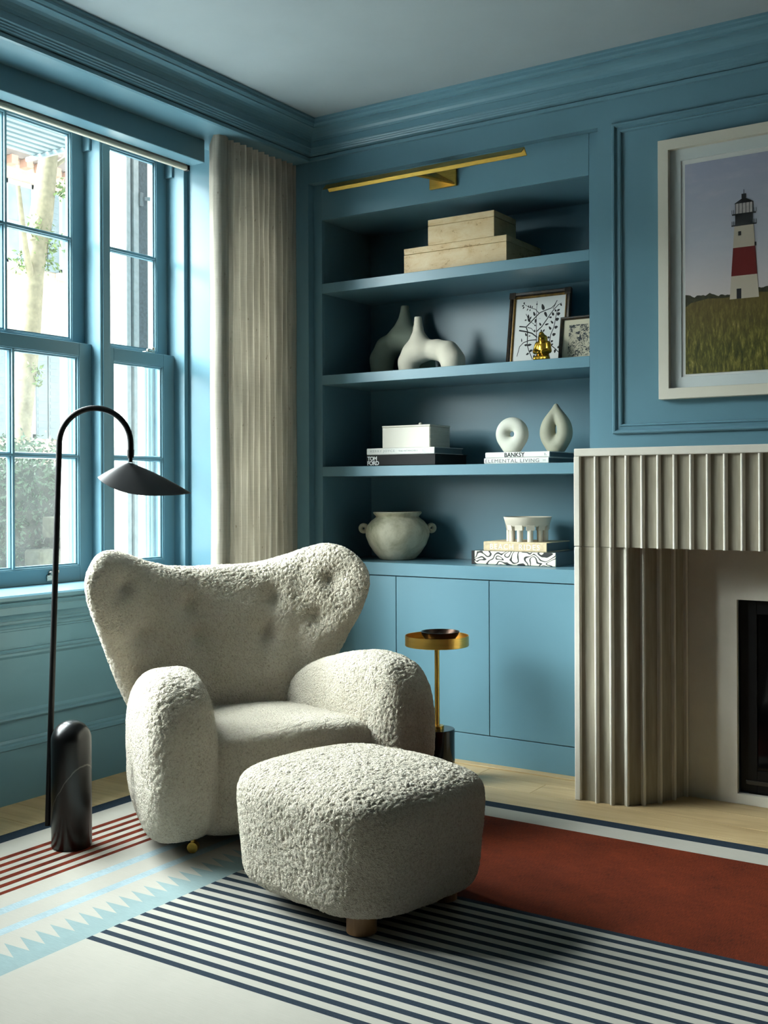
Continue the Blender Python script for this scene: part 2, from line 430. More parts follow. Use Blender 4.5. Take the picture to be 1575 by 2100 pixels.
def worley2(p, size, seed=0):
    q = p / size; c = np.floor(q); b1 = np.full(len(p), 9.0); b2 = np.full(len(p), 9.0)
    for a in (-1, 0, 1):
        for b in (-1, 0, 1):
            for d in (-1, 0, 1):
                k = c + (a, b, d); o = np.stack([hash3(k, seed + j) for j in range(3)], 1)
                e = ((k + .1 + .8 * o - q) ** 2).sum(1); m = e < b1
                b2 = np.where(m, b1, np.minimum(b2, e)); b1 = np.where(m, e, b1)
    return np.sqrt(b1), np.sqrt(b2)
def woolly(P, Q, amp=.0062, size=.010, seed=0, flat=None):
    """curly pile: clumps parted by sharp creases, two sizes, uneven height"""
    N = normals(P, Q)
    wv = np.stack([vnoise(P, .020, seed + 11 + k) for k in range(3)], 1) - .5
    w2 = np.stack([vnoise(P, .009, seed + 21 + k) for k in range(3)], 1) - .5
    p = P + wv * .012 + w2 * .004
    f1, f2 = worley2(p, size, seed); g1, g2 = worley2(p * (1.0, 1.0, .75), size * .62, seed + 5)
    dome = np.sqrt(np.clip(1 - (f1 / .80) ** 2, 0, 1)); dm2 = np.sqrt(np.clip(1 - (g1 / .85) ** 2, 0, 1))
    d = amp * (1.05 * dome + .5 * dm2) + .0045 * (vnoise(P, .045, seed + 3) - .5)
    if flat is not None: d = d * flat(P)
    return (P + N * (d - amp)[:, None]).astype('f')
def smin(a, b, k):
    h = np.clip(.5 + .5 * (b - a) / k, 0, 1); return b + (a - b) * h - k * h * (1 - h)

# ================================================================== ROOM SHELL
H = 2.697; YW = -.04; RX = 8.4; RY = -9.4   # room height, plane of the shelf wall, far ends of the room
floor = empty('floor', (2.6, -3, 0), kind='structure')
bx('subfloor', -.02, RX, RY, .5, -.05, -.014, M_CASE, floor, 0)
PW = .1375; rows = []
rng = random.Random(3)
yk = -.29 + 2 * PW
k = 0
while yk - PW > -6.2:
    x = -.01 - rng.uniform(0, 1.4) if abs(yk - (-.29 + PW)) > .01 else None
    xs = []
    if abs(yk - (-.29 + PW)) < .01: cuts = [-.01, 1.495, 3.2, 5.6]
    else:
        cuts = [-.01]; x = -.01 + rng.uniform(.4, 1.9)
        while x < 5.2: cuts.append(x); x += rng.uniform(1.3, 2.1)
        cuts.append(5.6)
    for a, b in zip(cuts, cuts[1:]):
        bm = NB(); box(bm, a + .0006, b - .0006, yk - PW + .0005, min(yk - .0005, -.001), -.014, 0, .001); obj('plank', bm, M_OAK, floor)
    yk -= PW; k += 1
bx('far_boards', 5.6, RX, RY, -.001, -.014, 0, M_OAK, floor, 0); bx('far_boards', -.01, 5.6, RY, yk, -.014, 0, M_OAK, floor, 0)
bx('border_strip', .304, 1.665, -.05, -.0, .0, .004, M_OAK, floor, .001)

ceiling = tag(bx('ceiling', -.45, RX + .1, RY - .1, .5, H, H + .08, M_CEIL, None, 0), kind='structure')

# window wall: inner face X = 0 below the sill, alcove behind it up to X = -.40
SILL = .737
bm = NB()
box(bm, -.42, 0, RY, .0, -.05, SILL - .03)            # under the sill
box(bm, -.42, 0, -.245, .0, SILL - .03, H)              # pier behind the curtain
box(bm, -.42, 0, RY, -2.76, SILL - .03, H)            # pier to the left
box(bm, -.42, -.1, -2.76, -.245, 2.66, H)               # head
wall_left = tag(obj('wall_left', bm, M_BLUE), kind='structure')
pm = [(0, 0), (0, .010), (.006, .014), (.012, .012), (.015, .006), (.024, .007), (.030, .003), (.034, 0)]
for (y0, y1) in ((-1.70, -.10), (-3.20, -1.82)):
    bm = NB(); rect_mould(bm, y0, y1, .292, .546, pm, lambda u, v, o: (o, u, v)); obj('panel_moulding', bm, M_BLUE, wall_left)
# apron mouldings under the sill
ap = [(0, .712), (.016, .712), (.020, .704), (.016, .697), (.008, .694), (.008, .690), (.004, .690), (.004, .668), (.010, .664), (.018, .656), (.014, .648), (.006, .645), (.006, .641), (0, .640)]
bm = NB(); extrude(bm, ap, lambda u, v, h: (u, h, v), -6.0, -.02); obj('apron_moulding', bm, M_BLUE, wall_left)
bm = NB(); extrude(bm, [(0, .634), (.006, .634), (.011, .628), (.009, .620), (.004, .617), (.004, .612), (0, .608)], lambda u, v, h: (u, h, v), -6.0, -.02); obj('rail_bead', bm, M_BLUE, wall_left)
bp = [(0, 0), (.014, 0), (.014, .190), (.018, .194), (.016, .205), (.008, .210), (.008, .216), (.003, .224), (0, .224)]
bm = NB(); extrude(bm, bp, lambda u, v, h: (u, h, v), RY, -.001); tag(obj('baseboard_left', bm, M_BLUE), kind='structure')
bx('alcove_step', -.42, -.225, -.27, -.245, SILL - .005, H - .06, M_BLUE, wall_left)
bx('alcove_step', -.42, -.225, -2.76, -2.736, SILL - .005, H - .06, M_BLUE, wall_left)

# shelf wall: front plane Y = -.04, with the recess for the built-in and the firebox
bm = NB()
box(bm, 1.663, 1.70, YW, .45, 0, H)
box(bm, 1.70, 3.24, YW, .45, 1.20, H)
box(bm, 1.70, 2.165, 0.001, .45, 0, 1.20); box(bm, 2.775, 3.24, 0.001, .45, 0, 1.20); box(bm, 2.165, 2.775, 0.001, .45, .718, 1.20)
box(bm, 3.24, RX, YW, .45, 0, H)
wall_back = tag(obj('wall_back', bm, M_BLUE), kind='structure')
for q in ((0, .303, YW, .45, 0, H), (.303, 1.663, YW, .45, 2.463, H), (0, RX, .4505, .5, 0, H)): tag(bx('wall_back', *q, M_BLUE, None, 0), kind='structure')
pm2 = [(0, 0), (0, .012), (.004, .016), (.010, .015), (.016, .005), (.026, .006), (.029, .011), (.034, .009), (.037, 0)]
bm = NB(); rect_mould(bm, 1.724, 3.216, 1.312, 2.463, pm2, lambda u, v, o: (u, YW - o, v)); obj('panel_moulding', bm, M_BLUE, wall_back)
tag(bx('wall_right', RX, RX + .1, RY - .1, .5, 0, H, M_BLUE, None, 0), kind='structure')
tag(bx('wall_front', -.42, RX + .1, RY - .1, RY, 0, H, M_BLUE, None, 0), kind='structure')

# cornices, mitred at the corner
CP = [(0, 0), (.125, 0), (.125, -.008), (.118, -.012), (.118, -.022), (.110, -.028), (.104, -.030), (.104, -.034)]
CP += [(.104 - .056 * sin(a), -.034 - .036 * (1 - cos(a))) for a in [pi / 2 * i / 6 for i in range(1, 7)]]
CP += [(.044, -.071), (.044, -.096), (.038, -.099), (.036, -.104), (.032, -.106), (.030, -.111), (.026, -.113), (.024, -.118), (.012, -.121), (.004, -.122), (.004, -.125), (.012, -.126), (.010, -.139), (0, -.141)]
XF = .310
def cornice(name, fn0, fn1):
    bm = NB(); A = [bm.verts.new(fn0(p, z)) for p, z in CP]; B = [bm.verts.new(fn1(p, z)) for p, z in CP]
    n = len(CP)
    for i in range(n): bm.faces.new((A[i], A[(i + 1) % n], B[(i + 1) % n], B[i]))
    bm.faces.new(A[::-1]); bm.faces.new(B)
    return tag(obj(name, bm, M_BLUE), kind='structure')
cornice('trim_1', lambda p, z: (XF + p, RY, H + z), lambda p, z: (XF + p, YW - p, H + z))
cornice('trim_2', lambda p, z: (XF + p, YW - p, H + z), lambda p, z: (RX, YW - p, H + z))
tag(bx('trim_3', .06, XF, RY, YW, H - .141, H, M_BLUE, None, .001), kind='structure')     # beam that carries the left cornice
tag(bx('trim_4', .062, .14, -2.50, -.53, 2.464, H - .141, M_BLUE, None, .002), kind='structure')  # blind box

# ------------------------------------------------------------------ windows
def sash(parent, y0, y1, z0, z1, x, st, rb, rt, ncol, zm, glass, name):
    """x = inner face; the sash is 40 mm thick"""
    bm = NB(); xo = x - .04; gy0, gy1, gz0, gz1 = y0 + st, y1 - st, z0 + rb, z1 - rt
    box(bm, xo, x, y0, gy0, z0, z1, .0015); box(bm, xo, x, gy1, y1, z0, z1, .0015)
    box(bm, xo, x, gy0, gy1, z0, gz0, .0015); box(bm, xo, x, gy0, gy1, gz1, z1, .0015)
    # stepped glazing moulding
    rect_mould(bm, gy0, gy1, gz0, gz1, [(0, -.004), (.004, -.004), (.006, -.010), (.012, -.012), (.013, -.024)], lambda u, v, o: (x + o, u, v))
    o = obj(name, bm, M_BLUE, parent)
    mw = .030; pw = (gy1 - gy0 - (ncol - 1) * mw) / ncol
    bm = NB()
    mp = [(-mw / 2, -.022), (-.011, -.012), (-.006, -.010), (-.005, -.003), (.005, -.003), (.006, -.010), (.011, -.012), (mw / 2, -.022), (.008, -.036), (-.008, -.036)]
    for i in range(1, ncol):
        yc = gy0 + i * pw + (i - .5) * mw; extrude(bm, mp, lambda u, v, h: (x + v, yc + u, h), gz0, gz1)
    mp2 = [(u * .85, v - .0008) for u, v in mp]
    extrude(bm, mp2, lambda u, v, h: (x + v, h, zm + u), gy0, gy1)
    obj('muntin', bm, M_BLUE, o)
    for i in range(ncol):
        a = gy0 + i * (pw + mw)
        for za, zb in ((gz0, zm - .011), (zm + .011, gz1)):
            bx('pane', x - .027, x - .023, a - .004, a + pw + .004, za - .004, zb + .004, glass, o, 0)
    return o
wins = []
for nm, y0, y1, nc in (('window_1', -2.226, -.757, 4), ('window_2', -.700, -.270, 1), ('window_3', -2.736, -2.283, 1)):
    W = empty(nm, (-.3, (y0 + y1) / 2, SILL), kind='structure')
    sash(W, y0, y1, SILL, 1.720, -.290, .066, .062, .054, nc, 1.25, M_GLASSH, 'lower_sash')
    sash(W, y0, y1, 1.684, 2.655, -.331, .066, .050, .060, nc, 2.155, M_GLASS, 'upper_sash')
    # side tracks and pulley blocks on both jambs
    for s, ye in ((1, y1), (-1, y0)):
        bx('stop_block', -.331, -.288, ye - s * .001, ye - s * .012, 2.53, 2.655, M_BLUE, W, .001)
    # sash lock on the meeting rail and a lift on the bottom rail
    yc = (y0 + y1) / 2 if nc >= 3 else y0 + .29
    bm = NB(); box(bm, -.318, -.296, yc - .03, yc + .03, 1.7195, 1.726, .002); box(bm, -.314, -.300, yc - .012, yc + .034, 1.726, 1.738, .003)
    lathe(bm, [(0, 0), (.009, 0), (.010, .012), (0, .016)], (-.307, yc + .026, 1.734), 16)
    obj('sash_lock', bm, M_STEEL, W)
    wins.append(W)
# lift with lever on the big window's bottom rail
bm = NB(); yl = -.985
box(bm, -.290, -.284, yl - .012, yl + .014, .748, .772, .001); box(bm, -.290, -.270, yl - .004, yl + .036, .772, .786, .003); box(bm, -.290, -.276, yl + .028, yl + .046, .776, .792, .003)
obj('sash_lift', bm, M_STEEL, wins[0])
# mullions and sill belong to the central window
for y0, y1 in ((-.757, -.700), (-2.283, -2.226)):
    bm = NB(); box(bm, -.40, -.236, y0, y1, SILL - .004, 2.66, .002); box(bm, -.238, -.230, y0 + .010, y1 - .012, SILL - .004, 2.655, .002); obj('mullion', bm, M_BLUE, wins[0])
bm = NB(); sp = [(-.40, SILL), (.006, SILL), (.014, SILL - .006), (.014, SILL - .018), (.006, SILL - .025), (-.40, SILL - .025)]
extrude(bm, sp, lambda u, v, h: (u, h, v), -2.76, -.246); obj('window_sill', bm, M_BLUE, wins[0])
bm = NB(); extrude(bm, [(.0, SILL), (.006, SILL), (.014, SILL - .006), (.014, SILL - .018), (.006, SILL - .025), (0, SILL - .025)], lambda u, v, h: (u, h, v), -.2465, -.02); obj('sill_nosing', bm, M_BLUE, wins[0])
# white outer casings seen through the lower panes
for W, y0, y1 in ((wins[0], -.772, -.712), (wins[1], -.322, -.235), (wins[2], -2.33, -2.28)):
    bm = NB(); box(bm, -.47, -.425, y0, y1, SILL - .02, 1.705, .002)
    for q in range(3):
        yy = y0 + .012 + q * .02; box(bm, -.425, -.418, yy, yy + .010, SILL, 1.700, .002)
    o = obj('outer_casing', bm, M_WHITE, W); o['label'] = 'white fluted outer casing strip'

# roller blind
rb = empty('roller_blind', (.046, -1.50, 2.44), 'ivory roller blind rolled up inside the blue box above the window', 'blind')
bm = NB(); box(bm, .030, .052, -2.46, -.535, 2.446, 2.466, .006, 0, 3); obj('hem_bar', bm, simple('ivory blind cloth', (206, 202, 186), .8, var=.02), rb)
bm = NB(); box(bm, .038, .042, -2.46, -.537, 2.464, 2.62); obj('blind_cloth', bm, simple('ivory blind fabric', (216, 212, 198), .9, var=.02), rb)
bm = NB(); box(bm, .028, .058, -.536, -.529, 2.444, 2.468, .003); obj('end_cap', bm, M_BLACKM, rb)

# ================================================================== CURTAIN
def curtain():
    pts = [(.115, -.475), (.150, -.505), (.190, -.540), (.222, -.572), (.246, -.560), (.258, -.530), (.248, -.500), (.215, -.487)]
    n = 12; y = -.487; pit = (.487 - .018) / n
    rr = random.Random(5)
    for i in range(n):
        a = .030 + rr.uniform(-.005, .005); x0 = .236
        for j in range(1, 9):
            t = j / 8; pts.append((x0 - .024 + a * sin(pi * t) ** .9, y + pit * t + .003 * sin(2 * pi * t)))
        y += pit
    pts = np.array(pts)
    # smooth
    P = pts.copy()
    P[1:-1] = .15 * P[:-2] + .7 * P[1:-1] + .15 * P[2:]
    zs = [.012, .3, .7, 1.1, 1.5, 1.9, 2.2, 2.40, 2.50, 2.556]
    bm = NB(); G = []
    rr = np.random.RandomState(2); wob = rr.uniform(-1, 1, (len(zs), 14))
    for zi, z in enumerate(zs):
        k = min(1, max(0, (2.556 - z) / .25)); row = []
        cx = P[:, 0].mean()
        for i, (x, yv) in enumerate(P):
            q = wob[zi][min(13, i // 9)] * .004 * k
            row.append(bm.verts.new((x + q, yv + q * .8 * (1 if i > 3 else 0), z)))
        G.append(row)
    for a, b in zip(G, G[1:]):
        for i in range(len(a) - 1): bm.faces.new((a[i], a[i + 1], b[i + 1], b[i]))
    bmesh.ops.solidify(bm, geom=bm.faces[:], thickness=.0025)
    bm2 = bm
    o = obj('curtain_panel', bm2, M_LINEN, None, smooth=True, recalc=False)
    return o
cr = curtain(); cr.name = 'curtain'
tag(cr, 'oatmeal linen curtain gathered in pleats between the window and the bookcase', 'curtain')

# ================================================================== BUILT-IN BOOKCASE
FR = 0.0; BK = .386
bc = empty('built_in_bookcase', (.98, .2, .797), 'blue built-in bookcase with three shelves recessed in the wall', 'bookcase')
XL, XR = .348, 1.612
bx('stile', .303, XL, FR, .02, .797, 2.463, M_BLUE, bc, .001); bx('stile', XR, 1.663, FR, .02, .797, 2.463, M_BLUE, bc, .001)
bx('header', XL, XR, FR, .02, 2.303, 2.463, M_BLUE, bc, .001)
bx('side_panel', XL - .02, XL - .0005, .02, BK, .797, 2.463, M_BLUE, bc, 0); bx('side_panel', XR + .0005, XR + .02, .02, BK, .797, 2.463, M_BLUE, bc, 0)
bx('back_panel', XL - .02, XR + .02, BK, BK + .015, .797, 2.463, M_BLUE, bc, 0)
bx('top_panel', XL, XR, .02, BK, 2.303, 2.320, M_BLUE, bc, 0)
for zt, zb in ((2.0216, 1.978), (1.6156, 1.573), (1.2105, 1.167)):
    bx('shelf', XL, XR, FR, BK, zb, zt, M_BLUE, bc, .0012)
tag(bx('worktop', .303, 1.663, FR - .0005, BK + .015, .743, .7966, M_BLUE, None, .0015), 'blue painted top ledge under the bookcase, carrying the clay pot', 'counter')
cab = empty('base_cabinet', (.98, .2, 0), 'blue flat-door base cabinet below the bookcase ledge', 'cabinet')
bx('carcass', .303, 1.663, .022, BK, .11, .738, M_DARK, cab, 0)
bx('plinth', .303, 1.663, FR, .3, 0, .113, M_BLUE, cab, .0012)
for a, b in ((.303, .7305), (.7335, 1.1755), (1.1785, 1.621)):
    bx('door', a, b, FR, .021, .1165, .7395, M_BLUE, cab, .0012)
bx('filler_strip', 1.624, 1.663, FR, .021, .1165, .7395, M_BLUE, cab, .001)

# ================================================================== FIREPLACE SURROUND
XC = 2.47
fs = empty('fireplace_surround', (XC, -.15, 0), 'pale fluted stone fireplace surround with rounded piers', 'fireplace')
YF = -.283; DEP = .014
def rib_profile(p, d):
    """half-round rib standing proud of the panel at p, d = direction along the panel"""
    p, d = Vector(p), Vector(d).normalized(); n = Vector((d.y, -d.x)); r = .0058
    pts = [p - d * (r + .003) - n * .016, p - d * r - n * .0115]
    pts += [p + d * (r * cos(a)) + n * (r * sin(a) - r) for a in [pi - pi * i / 8 for i in range(9)]]
    pts += [p + d * r - n * .0115, p + d * (r + .003) - n * .016]
    return [(q.x, q.y) for q in pts]
def rib(p, d, z0, z1):
    bm = NB(); extrude(bm, rib_profile(p, d), lambda u, v, h: (u, v, h), z0, z1); return obj('rib', bm, M_MANTEL, fs, smooth=35)
n_r = 0
while 1.749 + .0568 * n_r < 2 * XC - 1.70: n_r += 1
for i in range(n_r): rib((1.749 + .0568 * i, YF), (1, 0), .9035, 1.2235)
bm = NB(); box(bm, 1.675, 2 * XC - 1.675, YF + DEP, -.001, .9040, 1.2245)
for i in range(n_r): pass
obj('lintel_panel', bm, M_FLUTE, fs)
bm = NB(); box(bm, 1.669, 2 * XC - 1.669, YF - .0005, -.0415, 1.2240, 1.252, .003, 0, 2); obj('mantel_shelf', bm, M_MANTEL, fs)
bm = NB(); box(bm, 1.6685, 1.691, YF - .001, -.0415, .9045, 1.2245, .002); obj('side_return', bm, M_MANTEL, fs)
bm = NB(); box(bm, 1.6685, 1.691, YF - .001, -.0415, 0, .9025, .003); obj('side_return', bm, M_MANTEL, fs)
bm = NB(); box(bm, 2 * XC - 1.691, 2 * XC - 1.6685, YF - .001, -.0415, 0, 1.2245, .002); obj('side_return', bm, M_MANTEL, fs)
ptips = [(1.684, YF), (1.749, YF), (1.805, -.281), (1.858, -.264), (1.906, -.222), (1.946, -.164), (1.974, -.097), (1.996, -.030)]
dirs = [Vector(ptips[min(i + 1, len(ptips) - 1)]) - Vector(ptips[max(i - 1, 0)]) for i in range(len(ptips))]
def spine(t):
    i = min(int(t), len(ptips) - 2); f = t - i; p = Vector(ptips[i]).lerp(Vector(ptips[i + 1]), f); d = dirs[i].normalized().lerp(dirs[i + 1].normalized(), f).normalized()
    return p - Vector((d.y, -d.x)) * (DEP - .003 + .006 * (1 - (2 * f - 1) ** 2))
pan = [spine(i * .125) for i in range(0, 57)]
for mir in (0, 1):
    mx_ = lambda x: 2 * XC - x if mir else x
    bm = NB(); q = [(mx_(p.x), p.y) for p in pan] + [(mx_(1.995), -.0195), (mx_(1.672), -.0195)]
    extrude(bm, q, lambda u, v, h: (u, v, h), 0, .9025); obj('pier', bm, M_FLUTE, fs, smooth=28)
    for p, d in list(zip(ptips, dirs))[1:]:
        rib((mx_(p[0]), p[1]), (d.x, d.y) if not mir else (d.x, -d.y), 0, .9025)
bm = NB()
box(bm, 1.98, 2.168, -.0195, 0, .0, .9035); box(bm, 2.772, 2.96, -.0195, 0, 0, .9035); box(bm, 2.168, 2.772, -.0195, 0, .717, .9035)
obj('slip_panel', bm, M_MANTEL, fs)
bx('hearth_strip', 2.1685, 2.7715, -.0215, 0, 0, .036, M_MANTEL, fs, .001)
fi = empty('fireplace_insert', (XC, .1, .04), 'black glass-fronted gas fire set in the stone surround', 'fireplace')
bm = NB(); x0, x1, z0, z1 = 2.170, 2.770, .0365, .7155
box(bm, x0, x0 + .058, .012, .03, z0, z1, .001); box(bm, x1 - .058, x1, .012, .03, z0, z1, .001); box(bm, x0 + .058, x1 - .058, .012, .03, z1 - .05, z1, .001); box(bm, x0 + .058, x1 - .058, .012, .03, z0, z0 + .078, .001)
obj('frame', bm, M_BLACKM, fi)
bm = NB(); box(bm, x0 + .02, x1 - .02, .006, .012, z0 + .028, z0 + .044, .002); obj('grille_bar', bm, simple('dark bronze bar', (44, 40, 34), .4), fi)
bx('glass', x0 + .058, x1 - .058, .018, .022, z0 + .078, z1 - .05, M_FGLASS, fi, 0)
bm = NB(); box(bm, x0 + .04, x1 - .04, .40, .42, z0, z1); box(bm, x0 + .03, x0 + .04, .03, .42, z0, z1); box(bm, x1 - .04, x1 - .03, .03, .42, z0, z1); box(bm, x0 + .03, x1 - .03, .03, .42, z0, z0 + .02); box(bm, x0 + .03, x1 - .03, .03, .42, z1 - .02, z1)
obj('firebox', bm, simple('soot black steel', (16, 15, 14), .8), fi)
for i, (a, b, y, z, r) in enumerate(((2.25, 2.66, .20, .135, .030), (2.30, 2.70, .27, .150, .034), (2.28, 2.60, .24, .20, .026))):
    bm = NB(); tube(bm, [(a + (b - a) * t, y + .02 * sin(7 * t + i), z + .012 * sin(9 * t + 2 * i)) for t in [j / 10 for j in range(11)]], [r * (.85 + .2 * sin(5 * t + i)) for t in range(11)], 12)
    obj('log', bm, simple('charred log', (70, 40, 26), .9, var=.4, nscale=30, bump=.5, bscale=60), fi, smooth=60)

# ================================================================== PICTURE LIGHT
pl = empty('picture_light', (.974, 0, 2.35), 'long brass picture light fixed above the top shelf', 'light fixture')
bm = NB(); box(bm, .911, 1.038, -.012, 0, 2.351, 2.428, .0015); obj('back_plate', bm, M_BRASS, pl)
bm = NB()   # L-section bar with a sloping top face
bar = [(-.232, 2.366), (-.205, 2.392), (-.200, 2.392), (-.180, 2.366), (-.184, 2.366), (-.203, 2.386), (-.228, 2.366)]
extrude(bm, bar, lambda u, v, h: (h, u + .012, v), .514, 1.434); obj('bar', bm, M_BRASS, pl)
bm = NB()
for P in ([(.918, -.012, 2.425), (.918, -.17, 2.387), (.922, -.17, 2.372), (1.030, -.012, 2.355)],): quadbox(bm, [Vector(p) for p in P], Vector((.004, 0, .006)), 1.0)
obj('arm', bm, M_BRASS, pl)

# ================================================================== LIGHTHOUSE PHOTOGRAPH
ph = empty('framed_photograph', (XC, YW, 1.43), 'large ivory-framed photograph of a red-banded lighthouse above the mantel', 'picture')
X0, X1, Z0, Z1 = 1.908, 2 * XC - 1.908, 1.430, 2.361
bm = NB(); fnp = lambda u, v, o: (u, YW - o, v)
rect_mould(bm, X0, X1, Z0, Z1, [(0, 0), (0, .034), (.001, .035), (.037, .035), (.038, .034), (.038, .008)], fnp); obj('frame', bm, M_PFRAME, ph)
bm = NB(); box(bm, X0 + .036, X1 - .036, YW - .010, YW, Z0 + .036, Z1 - .036); o = obj('backing', bm, M_PAPER, ph)
bm = NB(); rect_mould(bm, X0 + .037, X1 - .037, Z0 + .037, Z1 - .037, [(0, .0102), (0, .014), (.040, .014), (.0415, .0125), (.0415, .0102)], fnp); obj('mat', bm, simple('pale mat board', (206, 214, 212), .8, var=.01), ph)
IX0, IX1, IZ0, IZ1 = 2.000, 2 * XC - 2.000, 1.517, 2.266
def flatp(name, polys, y, mat):
    for P in polys:
        bm = NB(); quadbox(bm, [Vector((x, y, z)) for x, z in P], Vector((0, 1, 0)), .0006); obj(name, bm, mat, ph)
def m_skyprint():
    t = NT('printed dusk sky', Roughness=.35); v = t.co(); sx = t.n('ShaderNodeSeparateXYZ'); t.l(v, sx.inputs[0])
    g = t.ramp(t.math('MULTIPLY', sx.outputs[2], 1.33), [(.36, lin((206, 196, 192))), (.62, lin((184, 187, 197))), (1, lin((156, 161, 181)))])
    c = t.noise(7, 6, .6, t.co((1, 1, 3)))
    t.base(t.mix(t.ramp(c, [(.5, (0, 0, 0)), (.8, (.35, .35, .35))]), g, lin((206, 200, 204)))); return t.m
def m_grassprint():
    t = NT('printed meadow', Roughness=.4)
    a = t.noise(9, 5, .7, t.co((9, 1, 2.2), (0, .45, 0)), .3); b = t.noise(4, 4); sx = t.n('ShaderNodeSeparateXYZ'); t.l(t.co(), sx.inputs[0])
    near = t.ramp(a, [(.34, lin((32, 36, 8))), (.50, lin((86, 86, 28))), (.62, lin((140, 130, 62))), (.74, lin((214, 196, 138)))])
    far = t.ramp(a, [(.3, lin((84, 70, 30))), (.7, lin((112, 96, 48)))])
    t.base(t.mix(t.ramp(sx.outputs[2], [(.08, (0, 0, 0)), (.24, (.85, .85, .85))]), t.mix(t.math('MULTIPLY', b, .5), near, lin((70, 66, 22))), far)); return t.m
hz = 1.800
flatp('photo_sky', [[(IX0, IZ0), (IX1, IZ0), (IX1, IZ1), (IX0, IZ1)]], YW - .0116, m_skyprint())
gl_ = [(IX0, IZ0), (IX1, IZ0), (IX1, hz - .02)] + [(x, hz - .035 + .02 * sin((x - 1.9) * 3.2) + .004 * sin(x * 40)) for x in np.linspace(IX1 - .02, IX0 + .02, 16)] + [(IX0, hz - .045)]
flatp('photo_bushes', [[(IX0, hz - .05), (IX1, hz - .04), (IX1, hz + .0)] + [(x, hz - .004 + .006 * sin(x * 17) + .004 * sin(x * 61) + .003 * sin(x * 151) + .002 * sin(x * 293)) for x in np.linspace(IX1 - .01, IX0 + .01, 120)] + [(IX0, hz)]], YW - .0120, simple('printed bushes', (52, 50, 30), .4, var=.4, nscale=60))
flatp('photo_meadow', [gl_], YW - .0124, m_grassprint())
lb, lc = 1.769, 2.2075
def tower(z0, z1):
    f = lambda z: .050 - (z - lb) * .068
    return [(lc - f(z0), z0), (lc + f(z0), z0), (lc + f(z1), z1), (lc - f(z1), z1)]
flatp('photo_tower', [tower(lb, 1.849), tower(1.947, 2.022)], YW - .0128, simple('printed white tower', (190, 179, 160), .4, var=.04))
flatp('photo_tower_band', [tower(1.849, 1.947)], YW - .0128, simple('printed red band', (104, 22, 18), .4, var=.08))
zz = 2.022
pk = [[(lc - .043, zz), (lc + .043, zz), (lc + .043, zz + .004), (lc - .043, zz + .004)], [(lc - .030, zz + .004), (lc + .030, zz + .004), (lc + .030, zz + .040), (lc - .030, zz + .040)],
      [(lc - .041, zz + .038), (lc + .041, zz + .038), (lc + .041, zz + .043), (lc - .041, zz + .043)],
      [(lc - .034, zz + .078), (lc + .034, zz + .078), (lc, zz + .098)], [(lc - .008, zz + .095), (lc + .008, zz + .095), (lc + .008, zz + .110), (lc - .008, zz + .110)], [(lc - .001, zz + .11), (lc + .001, zz + .11), (lc + .001, zz + .125), (lc - .001, zz + .125)]]
for xx in (-.030, -.018, -.006, .006, .018, .029): pk.append([(lc + xx, zz + .04), (lc + xx + .002, zz + .04), (lc + xx + .002, zz + .08), (lc + xx, zz + .08)])
for xx in (-.042, -.036, .034, .041):
    for z2 in (zz + .004, zz + .043): pk.append([(lc + xx, z2), (lc + xx + .0015, z2), (lc + xx + .0015, z2 + .014), (lc + xx, z2 + .014)])
pk.append([(lc - .020, 2.003), (lc - .010, 2.003), (lc - .010, 1.988), (lc - .020, 1.988)]); pk.append([(lc + .036, 1.960), (lc + .042, 1.960), (lc + .042, 1.947), (lc + .036, 1.947)])
pk.append([(lc - .026, lb), (lc - .010, lb), (lc - .010, lb + .035), (lc - .026, lb + .035)])
flatp('photo_ironwork', pk, YW - .0132, simple('printed dark iron', (34, 34, 36), .4, var=.05))
flatp('photo_lamp_glass', [[(lc - .029, zz + .043), (lc + .029, zz + .043), (lc + .029, zz + .078), (lc - .029, zz + .078)]], YW - .0129, simple('printed lamp glass', (180, 172, 168), .4, var=.1, nscale=90))

# ================================================================== SHELF OBJECTS
def text_mesh(s, spacing=1.0, fat=0.0):
    cu = bpy.data.curves.new('t', 'FONT'); cu.body = s; cu.size = 1; cu.space_character = spacing; cu.offset = fat; cu.resolution_u = 3; cu.extrude = .012
    ob = bpy.data.objects.new('t', cu); COL.objects.link(ob); bpy.context.view_layer.update()
    me = bpy.data.meshes.new_from_object(ob.evaluated_get(bpy.context.evaluated_depsgraph_get()))
    bpy.data.objects.remove(ob); bpy.data.curves.remove(cu)
    n = len(me.vertices); a = np.empty(n * 3, 'f'); me.vertices.foreach_get('co', a); a = a.reshape(-1, 3)
    a -= a.min(0); a /= np.array([a[:, 0].max(), a[:, 1].max(), 1], 'f'); return me, a
def lettering(s, x0, x1, z0, z1, y, mat, parent, spacing=1.0, fat=0.0, name='lettering'):
    me, a = text_mesh(s, spacing, fat)
    b = np.stack([x0 + a[:, 0] * (x1 - x0), y - .0002 - a[:, 2] * .02, z0 + a[:, 1] * (z1 - z0)], 1).astype('f')
    me.vertices.foreach_set('co', b.ravel()); me.update(); return mesh_obj(name, me, mat, parent)
